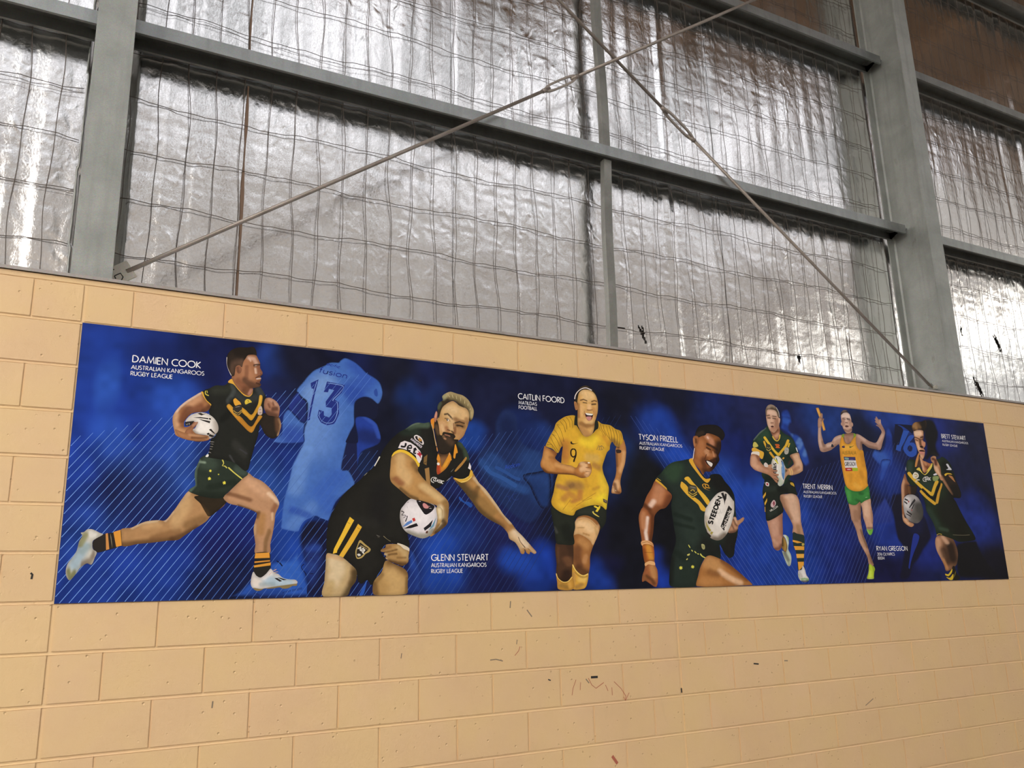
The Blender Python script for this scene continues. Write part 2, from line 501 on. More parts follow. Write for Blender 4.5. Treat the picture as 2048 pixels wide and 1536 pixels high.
# ------------------------------------------------------------------ brace rods
def rod(p, q, tb, label, flat):
    """p -> q with a turnbuckle centred at fraction tb"""
    p, q = Vector(p), Vector(q)
    r = tag(empty('brace_rod', p), label, 'brace rod')
    L = (q - p).length; t = (q - p).normalized()
    P = lambda s: (t * s)
    a, b_ = tb * L - .16, tb * L + .16
    tube('rod', [P(0), P(a + .05)], .0118, M['rod'], r, 10)
    tube('rod', [P(b_ - .05), P(L)], .0118, M['rod'], r, 10)
    n = Vector((0, 1, 0)); s_ = t.cross(n).normalized()
    if not flat: s_, n = n, s_
    body = empty('turnbuckle', (0, 0, 0)); bpy.data.objects.remove(body)
    bm = bmesh.new()
    ring = []
    for i in range(24):
        an = 2 * math.pi * i / 24
        cx, sx = math.cos(an), math.sin(an)
        ex = math.copysign(abs(cx) ** .55, cx) * .16; ey = math.copysign(abs(sx) ** .8, sx)
        ring.append((ex, ey))
    V, F = [], []
    for ex, ey in ring:
        c = P(tb * L) + t * ex
        for rr_, nn in ((.030, .008), (.030, -.008), (.017, -.008), (.017, .008)):
            k = rr_ if abs(ex) < .14 or rr_ > .02 else rr_
            V.append(c * 1 + s_ * ey * k - t * (ex * (0 if rr_ > .02 else .22)) + n * nn)
    m_ = len(ring)
    for i in range(m_):
        j = (i + 1) % m_
        for k in range(4):
            F.append((4*i+k, 4*i+(k+1) % 4, 4*j+(k+1) % 4, 4*j+k))
    tbm = bmesh.new()
    bv = [tbm.verts.new(v) for v in V]
    for f in F: tbm.faces.new([bv[i] for i in f])
    link('turnbuckle', bm_mesh(tbm, 'turnbuckle'), r, M['rod'])
    for s in (a, b_):
        tube('lock_nut', [P(s - .02), P(s + .02)], .0165, M['rod'], r, 6)
    return r, t
R1Y, R2Y = .300, .335
r1, t1_ = rod((.172, R1Y, 1.578), (5.60, R1Y, 5.350), 0.477, 'rising brace rod with an open turnbuckle, starting at the pen-marked cleat', True)
# cleat plate at the foot of rod 1, with its pen mark
pl = link('cleat_plate', None, r1) if False else None
bm = bmesh.new(); box_bm(bm, -.105, .03, -.004, .004, -.045, .05)
cp = link('cleat_plate', bm_mesh(bm, 'cleat_plate', .003), r1, M['plate'])
cp.rotation_euler = (0, -.62, 0)
r2, t2_ = rod((6.320, R2Y, 1.562), (.80, R2Y, 5.510), .455, 'falling brace rod with turnbuckle, ending at the I-shaped column', False)
bm = bmesh.new(); box_bm(bm, -.03, .08, -.004, .004, -.05, .03)
cp2 = link('cleat_plate', bm_mesh(bm, 'cleat_plate', .003), r2, M['column'])
cp2.rotation_euler = (0, .62, 0)
bm = bmesh.new(); bmesh.ops.create_cone(bm, cap_ends=True, segments=8, radius1=.018, radius2=.018, depth=.03)
bmesh.ops.rotate(bm, verts=bm.verts[:], matrix=Matrix.Rotation(math.pi/2, 3, 'X'))
bo = link('bolt', bm_mesh(bm, 'bolt'), r2, M['plate']); bo.location = (.02, -.015, 0)

# ------------------------------------------------------------------ foil-lined upper wall
upper = struct(empty('wall_upper'))
rib = []
x = -3.2
while x < 11.2:
    rib += [(x, .66), (x + .13, .66), (x + .15, .635), (x + .18, .635), (x + .20, .66)]; x += .2
Vr = [(a, b_, z) for z in (1.2, EAVE) for a, b_ in rib]
nr = len(rib)
link('cladding', mesh_np('cladding', Vr, [(i, i + 1, nr + i + 1, nr + i) for i in range(nr - 1)]), upper, M['clad'])

rng = np.random.RandomState(11)
# vertical pleats shared by all sheets: knots along x with their own slopes
kx = [-3.2]
while kx[-1] < 11.2: kx.append(kx[-1] + rng.choice([.035, .05, .075, .09, .12], p=[.2, .25, .25, .2, .1]))
kx = np.array(kx)
NZ = 9
kn = rng.uniform(-1, 1, (NZ, len(kx)))
base_k = np.clip(rng.standard_t(2.2, len(kx)) * .75, -3.2, 3.2)
tears = [(3.534, 1.747, .022, .07, -.3), (7.739, 2.176, .035, .09, -.4), (7.325, 1.707, .035, .10, -.5), (5.065, 1.729, .022, .045, 0), (7.209, 2.238, .014, .05, 0), (3.346, 1.771, .035, .010, 0)]     # (x, z, half width, half height)
def foil_y(X, Z):
    u = np.clip((Z - 1.35) / (EAVE - 1.35) * (NZ - 1), 0, NZ - 1.001)
    i0 = u.astype(int); f = u - i0; f = f * f * (3 - 2 * f)
    Xw = X + .012 * (vnoise(X * 3, Z * 1.4, 3) - .5) + .006 * (vnoise(X * 9, Z * 4, 5) - .5)
    def ev(row): return np.interp(Xw, kx, row)
    rows = [ev(kn[i]) for i in range(NZ)]
    var = np.zeros_like(X)
    for i in range(NZ):
        wgt = np.where(i0 == i, 1 - f, 0) + np.where(i0 + 1 == i, f, 0)
        var += rows[i] * wgt
    d = .0017 * ev(base_k) + .0013 * var
    # cushions between the wires of the mesh, 150 x 300 mm
    cu = np.abs(np.sin(np.pi * X / .15)) ** .7 * np.abs(np.sin(np.pi * (Z - 1.368) / .30)) ** .5
    amp = .35 + 1.1 * vnoise(X / .15 * .5, Z / .3 * .7, 21)
    d -= .0017 * cu * amp - .0007
    # broad sag and crumples
    d += .010 * (vnoise(X * .9, Z * 1.1, 31) - .5)
    d += .0030 * (vnoise(X * 4, Z * 3.2, 41) - .5)
    rdg = np.abs(vnoise(X * 11 + Z * 5, Z * 14, 51) - .5)
    d += .0026 * rdg * (.4 + vnoise(X * 1.5, Z * 1.5, 52))
    d += .0014 * np.abs(vnoise(X * 24, Z * 30, 61) - .5)
    Y = FOIL_Y + d
    return Y
FX = [-2.6, -.62, .735, 2.06, 3.08, 4.36, 5.66, 6.98, 8.30, 10.6]
for i in range(len(FX) - 1):
    xa, xb = FX[i], FX[i+1] + .03
    step = .0095 if xb < 5 else .011
    if xa > 8: step = .016
    nx, nz = int((xb - xa) / step), int((EAVE - 1.36) / (step * 1.25))
    gx, gz = np.meshgrid(np.linspace(xa, xb, nx), np.linspace(1.36, EAVE, nz))
    wav = .006 * (vnoise(gz * 3, gz * 0 + i, 71) - .5)
    X = gx + wav
    Y = foil_y(X, gz) + (-.0016 if i % 2 else .0012)
    for cx in COLS:       # tuck behind the columns
        s = np.clip((X - (cx + .065)) / .075, 0, 1)
        Y += np.where((X > cx - .1) & (X < cx + .15), .055 * (1 - s), 0)
    P = np.stack([X, Y, gz], -1)
    me = grid_mesh('foil_sheet', P)
    if True:              # torn spots are cut out of the sheet
        bm = bmesh.new(); bm.from_mesh(me)
        dead = []
        for f in bm.faces:
            c = f.calc_center_median()
            for (tx, tz, hw, hh, sl) in tears:
                dx, dz = c.x - tx, c.z - tz
                dx -= dz * sl
                if abs(dx) < hw and abs(dz) < hh:
                    if (dx / hw) ** 2 + (dz / hh) ** 2 + .6 * math.sin(c.x * 190 + c.z * 90) < .9: dead.append(f); break
        if dead:
            bmesh.ops.delete(bm, geom=dead, context='FACES'); bm.to_mesh(me)
        bm.free()
    link('foil_sheet', me, upper, M['foil'])

M['stain'] = plain('rust_stain', (.16, .10, .065), .8)
for sx, z0_, z1_, w_ in ((.742, 1.42, 2.93, .009), (.742, 3.06, 3.9, .006), (5.66, 1.5, 2.0, .006)):
    zz = np.linspace(z0_, z1_, 60)
    cx_ = sx + .008 * (vnoise(zz * 3, zz * 0, 81) - .5)
    ww = w_ * (.35 + .9 * vnoise(zz * 9, zz * 0, 82))
    P = np.stack([np.stack([cx_ - ww, FOIL_Y - .010 + 0 * zz, zz], -1), np.stack([cx_ + ww, FOIL_Y - .010 + 0 * zz, zz], -1)], 1)
    link('seam_stain', grid_mesh('seam_stain', P), upper, M['stain'])

# ------------------------------------------------------------------ safety mesh: one wire, one object
def wires(xa, xb, x_first, label):
    r = tag(empty('wire_mesh', (xa, MESH_Y, 1.42)), label, 'wire mesh', 'safety mesh on the foil')
    rg = random.Random(int(xa * 100) + 5)
    xs_, x = [], x_first
    while x < xb:
        if x > xa: xs_.append(x)
        x += .15
    for x in xs_:
        ph, am = rg.uniform(0, 6), rg.uniform(.004, .013)
        dr = rg.uniform(-.02, .02)
        pts = []
        for z in np.arange(1.40, 6.72, .075):
            wx_ = am * (math.sin(z * 5.1 + ph) + .6 * math.sin(z * 11.3 + ph * 2)) + dr * (z - 3) / 3
            pts.append((x + wx_ - xa, .006 * math.sin(z * 10.5 + ph), z - 1.42))
        tube('wire', pts, .0020, M['wire'], r, 5)
    for z in np.arange(1.468, 6.7, .30):
        ph = rg.uniform(0, 6)
        pts = []
        for x in np.arange(xa, xb, .05):
            zz = .011 * math.sin(x * 4.3 + ph) + .005 * math.sin(x * 13.1 + ph * 3) + .003 * math.sin(x * 42 + ph)
            pts.append((x - xa, -.004 + .005 * math.sin(x * 21 + ph), z - 1.42 + zz))
        tube('wire', pts, .0021, M['wire'], r, 5)
        if rg.random() < .45:      # a second strand that has slipped
            pts = [(a, b_ - .003, c - .03 + .014 * math.sin(a * 4.2 + ph)) for a, b_, c in pts]
            tube('wire', pts, .0012, M['wire'], r, 5)
wires(-1.6, COLS[0] - .1, -1.56, 'rusty wire mesh over foil in the short bay')
wires(COLS[0] + .1, COLS[1] - .1, .125, 'rusty wire mesh over foil between the two columns')
wires(COLS[1] + .1, 9.4, 6.55, 'rusty wire mesh over foil in the torn bay')

# ------------------------------------------------------------------ the banner: flat print, all measures in board millimetres
BG_INK = '182152'
BG_TONES = [
 ('1d3fa0', 0.9, 150, 300, '21 630 87 991 362 878'),
 ('1c3c98', 0.9, 240, 240, '30 109 359 42 550 254'),
 ('1a3690', 0.8, 280, 280, '375 695 583 433'),
 ('2f5cc0', 0.75, 34, 102, '104 913 141 939'),
 ('2c58bc', 0.6, 120, 120, '404 882 477 748'),
 ('3462c4', 0.6, 100, 100, '490 542 530 590'),
 ('2f5cc0', 0.5, 72, 72, '139 725 199 596'),
 ('3058b4', 0.5, 120, 120, '382 583 326 513'),
 ('2850b4', 0.6, 92, 92, '141 336 73 252'),
 ('14225c', 0.8, 92, 92, '284 1093 545 1086'),
 ('151d4a', 0.8, 100, 150, '209 466 332 426'),
 ('13205a', 0.7, 80, 80, '341 296 401 318'),
 ('161c4c', 0.7, 120, 120, '590 1091 645 902'),
 ('12184a', 0.8, 100, 150, '594 616 620 548'),
 ('2346a8', 0.8, 80, 80, '833 1117 847 1068'),
 ('2a55b8', 0.7, 60, 60, '832 1137 840 1118'),
 ('181a2e', 0.95, 180, 180, '966 1132 1069 1040 925 926'),
 ('1b2348', 0.9, 100, 100, '900 948 975 880'),
 ('2243a4', 0.8, 120, 120, '885 726 938 585'),
 ('1c2c74', 0.8, 120, 180, '674 785 836 772'),
 ('3565c4', 0.6, 80, 120, '800 532 873 441'),
 ('12183c', 0.95, 140, 140, '662 166 733 56 627 36'),
 ('15195a', 0.7, 150, 100, '657 255 699 300'),
 ('1f48a8', 0.85, 120, 120, '970 349 997 257'),
 ('2048a8', 0.8, 120, 80, '997 233 954 142'),
 ('181a2c', 0.95, 140, 140, '1462 1131 1490 1000 1385 706'),
 ('14182e', 0.9, 180, 120, '1384 808 1334 627'),
 ('1b3c84', 0.7, 80, 120, '1546 952 1601 903'),
 ('204a98', 0.6, 48, 72, '1687 990 1715 1020'),
 ('1c2c58', 0.7, 80, 80, '1230 697 1335 552'),
 ('13162a', 0.85, 120, 80, '1491 894 1464 788'),
 ('1b2350', 0.95, 330, 330, '1949 874 2067 744 2061 473'),
 ('171b38', 0.9, 320, 240, '2014 1103 2331 1074 2669 1073'),
 ('1f4aa4', 0.8, 78, 52, '1904 843 1888 774'),
 ('15182e', 0.95, 180, 180, '2312 590 2333 318 2298 237'),
 ('1d2258', 0.9, 210, 210, '1941 444 2057 315'),
 ('1d4298', 0.85, 150, 100, '1767 311 1822 185 1765 61'),
 ('181c4c', 0.85, 180, 180, '1935 109 1992 57'),
 ('1e48ac', 0.9, 108, 72, '1711 210 1738 86'),
 ('14162c', 0.8, 150, 150, '2196 891 2226 837'),
 ('23428a', 0.6, 78, 52, '2323 871 2386 818'),
 ('1c2f6c', 0.8, 120, 80, '2197 919 2255 754'),
 ('1a2a68', 0.8, 120, 120, '2734 988 2783 932'),
 ('151728', 0.95, 240, 180, '2883 1091 2943 913 2890 671'),
 ('1b3670', 0.85, 120, 120, '2845 787 2850 611'),
 ('14151f', 0.95, 240, 180, '2857 211 3021 500 2915 43'),
 ('1a3fa8', 0.95, 78, 78, '2312 184 2323 78'),
 ('1c3fa0', 0.9, 90, 90, '2645 74 2675 19'),
 ('15163a', 0.9, 78, 78, '2741 266 2767 155'),
 ('131420', 0.9, 160, 80, '2869 380 2825 239'),
 ('15182c', 0.95, 160, 120, '3304 1159 3493 1046'),
 ('1f4ab8', 0.95, 108, 108, '3171 959 3253 810 3283 719'),
 ('2350c0', 0.8, 104, 78, '3193 776 3345 753'),
 ('1b3888', 0.8, 120, 120, '3095 954 3130 926'),
 ('13141f', 0.95, 120, 120, '3105 621 3127 443 3149 268'),
 ('1c40b0', 0.95, 64, 48, '3097 182 3120 25'),
 ('14161c', 0.9, 160, 120, '3035 678 3012 617'),
 ('12131a', 0.95, 120, 90, '3215 386 3194 153'),
 ('1a2c70', 0.9, 240, 240, '3700 1062 3801 840'),
 ('2450b4', 0.9, 200, 120, '3739 677 3860 634 3988 622'),
 ('2048b4', 0.9, 240, 180, '3797 458 3812 241 3875 88'),
 ('1c3a9a', 0.8, 200, 150, '3551 92 3622 17'),
 ('17246c', 0.8, 160, 120, '3805 873 3832 745'),
 ('1d2350', 0.9, 300, 180, '3964 1115 4373 1113 4635 956'),
 ('1a1f48', 0.9, 250, 200, '4510 777 4530 608'),
 ('2049b0', 0.9, 300, 240, '4257 339 4319 147'),
 ('1b2c80', 0.85, 240, 180, '4582 342 4585 80'),
 ('18204e', 0.9, 200, 160, '4655 784 4713 546'),
 ('22479e', 0.7, 200, 120, '4566 1127 4753 1070'),
 ('1c3a80', 0.8, 160, 160, '4604 1060 4952 1048'),
 ('151a34', 0.9, 180, 108, '4958 1084 5017 980'),
 ('191f50', 0.9, 180, 108, '4989 693 4982 519'),
 ('181a3a', 0.9, 150, 90, '5021 589 5059 521'),
 ('2340a8', 0.9, 200, 120, '5084 382 5115 279'),
 ('18194a', 0.9, 250, 150, '4924 77 5171 40'),
 ('203c98', 0.85, 144, 96, '5213 774 5165 665'),
 ('2045a4', 0.8, 180, 90, '5235 1159 5394 1134'),
 ('1e2f84', 0.9, 300, 200, '5894 1072 5927 958'),
 ('181c3c', 0.95, 280, 160, '6201 1092 6297 979'),
 ('17182e', 0.95, 300, 200, '6113 737 6207 625'),
 ('20348c', 0.95, 240, 160, '6056 508 6139 359'),
 ('1d2c80', 0.9, 180, 90, '5646 246 5520 175'),
 ('14131c', 0.95, 300, 150, '6264 136 6296 25'),
 ('1a2048', 0.9, 240, 160, '6010 809 5873 728'),
 ('223c9c', 0.8, 120, 60, '5385 564 5394 351'),
 ('1e48ac', 0.85, 66, 66, '2112 159 2233 132'),
 ('1c3c98', 0.8, 72, 72, '2230 54 2290 32'),
]
RULES = [
 ('6f98e0', 3, 647, 37, 694), ('6f98e0', 3, 599, 83, 709), ('6f98e0', 3, 551, 128, 723), ('6f98e0', 3, 503, 174, 738),
 ('6f98e0', 3, 455, 219, 752), ('6f98e0', 3, 407, 265, 767), ('6f98e0', 3, 359, 311, 782), ('6f98e0', 3, 311, 356, 796),
 ('6f98e0', 3, 263, 402, 811), ('6f98e0', 3, 214, 448, 825), ('6f98e0', 3, 166, 493, 840), ('6f98e0', 3, 118, 539, 855),
 ('6f98e0', 3, 70, 584, 869), ('6f98e0', 3, 22, 630, 884), ('6f98e0', 19, -4, 676, 898), ('6f98e0', 54, -4, 721, 913),
 ('6f98e0', 89, -4, 767, 928), ('6f98e0', 124, -4, 813, 942), ('6f98e0', 159, -4, 858, 957), ('6f98e0', 194, -4, 904, 971),
 ('6f98e0', 229, -4, 949, 986), ('6f98e0', 264, -4, 995, 1001), ('6f98e0', 299, -4, 1041, 1015), ('6f98e0', 334, -4, 1086, 1030),
 ('6288d4', 369, -4, 1132, 1044), ('6288d4', 404, -4, 1178, 1059), ('6288d4', 439, -4, 1223, 1074), ('6288d4', 474, -4, 1269, 1088),
 ('6288d4', 509, -4, 1314, 1103), ('6288d4', 544, -4, 1333, 1080), ('4a6cb4', 579, -4, 1048, 640), ('4a6cb4', 614, -4, 1088, 648),
 ('4a6cb4', 649, -4, 1129, 656), ('4a6cb4', 684, -4, 1170, 664), ('4a6cb4', 719, -4, 1211, 672), ('4a6cb4', 754, -4, 1252, 680),
 ('4a6cb4', 789, -4, 1293, 688), ('4a6cb4', 824, -4, 1333, 696), ('4a6cb4', 859, -4, 1374, 704), ('4a6cb4', 894, -4, 1415, 712),
 ('4a6cb4', 929, -4, 1456, 720), ('4a6cb4', 964, -4, 1497, 728), ('4a6cb4', 999, -4, 1538, 736), ('4a6cb4', 1034, -4, 1578, 744),
 ('4a6cb4', 1069, -4, 1619, 752), ('4a6cb4', 1104, -4, 1660, 760), ('4a6cb4', 1139, -4, 1701, 768), ('4a6cb4', 1174, -4, 1742, 776),
 ('4a6cb4', 1209, -4, 1782, 784), ('4a6cb4', 1244, -4, 1823, 792), ('4a6cb4', 1279, -4, 1864, 800), ('4a6cb4', 1314, -4, 1905, 808),
 ('4a6cb4', 1349, -4, 1946, 816), ('4a6cb4', 1384, -4, 1987, 824), ('4a6cb4', 1419, -4, 2027, 832), ('4a6cb4', 1454, -4, 2068, 840),
 ('4a6cb4', 1489, -4, 2109, 848), ('4a6cb4', 1524, -4, 2150, 856), ('33508c', 1559, -4, 2191, 864), ('33508c', 1594, -4, 2231, 872),
 ('33508c', 1629, -4, 2272, 880), ('33508c', 1664, -4, 2313, 888), ('33508c', 1699, -4, 2354, 896), ('33508c', 1734, -4, 2395, 904),
 ('33508c', 1769, -4, 2436, 912), ('33508c', 1804, -4, 2476, 920), ('25366a', 1839, -4, 2517, 928), ('25366a', 1874, -4, 2558, 936),
 ('25366a', 1909, -4, 2599, 944), ('25366a', 1944, -4, 2640, 952), ('25366a', 1979, -4, 2680, 960), ('25366a', 2014, -4, 2721, 968),
 ('25366a', 2049, -4, 2762, 976), ('25366a', 2084, -4, 2803, 984), ('25366a', 2119, -4, 2844, 992), ('25366a', 2154, -4, 2885, 1000),
 ('4464b4', 4238, -4, 3691, 720), ('4464b4', 4203, -4, 3641, 740), ('4464b4', 4168, -4, 3591, 760), ('4464b4', 4133, -4, 3541, 780),
 ('4464b4', 4098, -4, 3491, 800), ('4464b4', 4063, -4, 3441, 820), ('4464b4', 4028, -4, 3391, 840), ('4464b4', 3993, -4, 3341, 860),
 ('4464b4', 3958, -4, 3291, 880), ('4a66b4', 3923, -4, 3240, 900), ('4a66b4', 3888, -4, 3190, 920), ('4a66b4', 3853, -4, 3140, 940),
 ('4a66b4', 3818, -4, 3090, 960), ('4a66b4', 3783, -4, 3040, 980), ('4a66b4', 3748, -4, 2990, 1000), ('4a66b4', 3713, -4, 2955, 1000),
 ('4a62b0', 4240, 519, 4400, 740), ('4a62b0', 4240, 470, 4443, 751), ('4a62b0', 4240, 422, 4486, 762), ('4a62b0', 4240, 373, 4529, 774),
 ('4a62b0', 4240, 325, 4572, 785), ('4a62b0', 4240, 277, 4616, 796), ('4a62b0', 4240, 228, 4659, 807), ('4a62b0', 4240, 180, 4702, 818),
 ('4a62b0', 4240, 131, 4745, 830), ('4a62b0', 4240, 83, 4788, 841), ('4a62b0', 4240, 35, 4831, 852), ('4a62b0', 4247, -4, 4874, 863),
 ('4a62b0', 4282, -4, 4917, 874), ('4a62b0', 4317, -4, 4960, 886), ('4a62b0', 4352, -4, 5003, 897), ('4a62b0', 4387, -4, 5046, 908),
 ('4a62b0', 4422, -4, 5090, 919), ('4a62b0', 4457, -4, 5133, 930), ('4a62b0', 4492, -4, 5176, 942), ('44589c', 4527, -4, 5219, 953),
 ('44589c', 4562, -4, 5262, 964), ('44589c', 4597, -4, 5305, 975), ('44589c', 4632, -4, 5348, 986), ('44589c', 4667, -4, 5391, 998),
 ('44589c', 4702, -4, 5428, 1000), ('44589c', 4737, -4, 5463, 1000), ('44589c', 4772, -4, 5498, 1000), ('44589c', 4807, -4, 5533, 1000),
]
CAPTIONS = [
 [('DAMIEN COOK', 215, 1042, 505, 30), ('AUSTRALIAN KANGAROOS', 212, 1009, 522, 18), ('RUGBY LEAGUE', 212, 980, 386, 18)],
 [('GLENN STEWART', 1664, 158, 1984, 30), ('AUSTRALIAN KANGAROOS', 1663, 126, 1971, 18.5), ('RUGBY LEAGUE', 1663, 97, 1836, 18)],
 [('CAITLIN FOORD', 2190, 1040, 2490, 31), ('MATILDAS', 2192, 1010, 2307, 18), ('FOOTBALL', 2192, 983, 2308, 18)],
 [('TYSON FRIZELL', 3006, 860, 3299, 32), ('AUSTRALIAN KANGAROOS', 3007, 830, 3329, 17), ('RUGBY LEAGUE', 3007, 801, 3189, 17)],
 [('TRENT MERRIN', 4326, 612, 4602, 30), ('AUSTRALIAN KANGAROOS', 4327, 582, 4634, 15), ('RUGBY LEAGUE', 4326, 554, 4496, 15)],
 [('RYAN GREGSON', 4968, 207, 5283, 29), ('2016 OLYMPICS', 4968, 174, 5143, 18), ('800M', 4968, 147, 5033, 18)],
 [('BRETT STEWART', 5849, 1047, 6137, 30), ('AUSTRALIAN KANGAROOS', 5849, 1017, 6159, 15), ('RUGBY LEAGUE', 5849, 988, 6023, 15)],
]
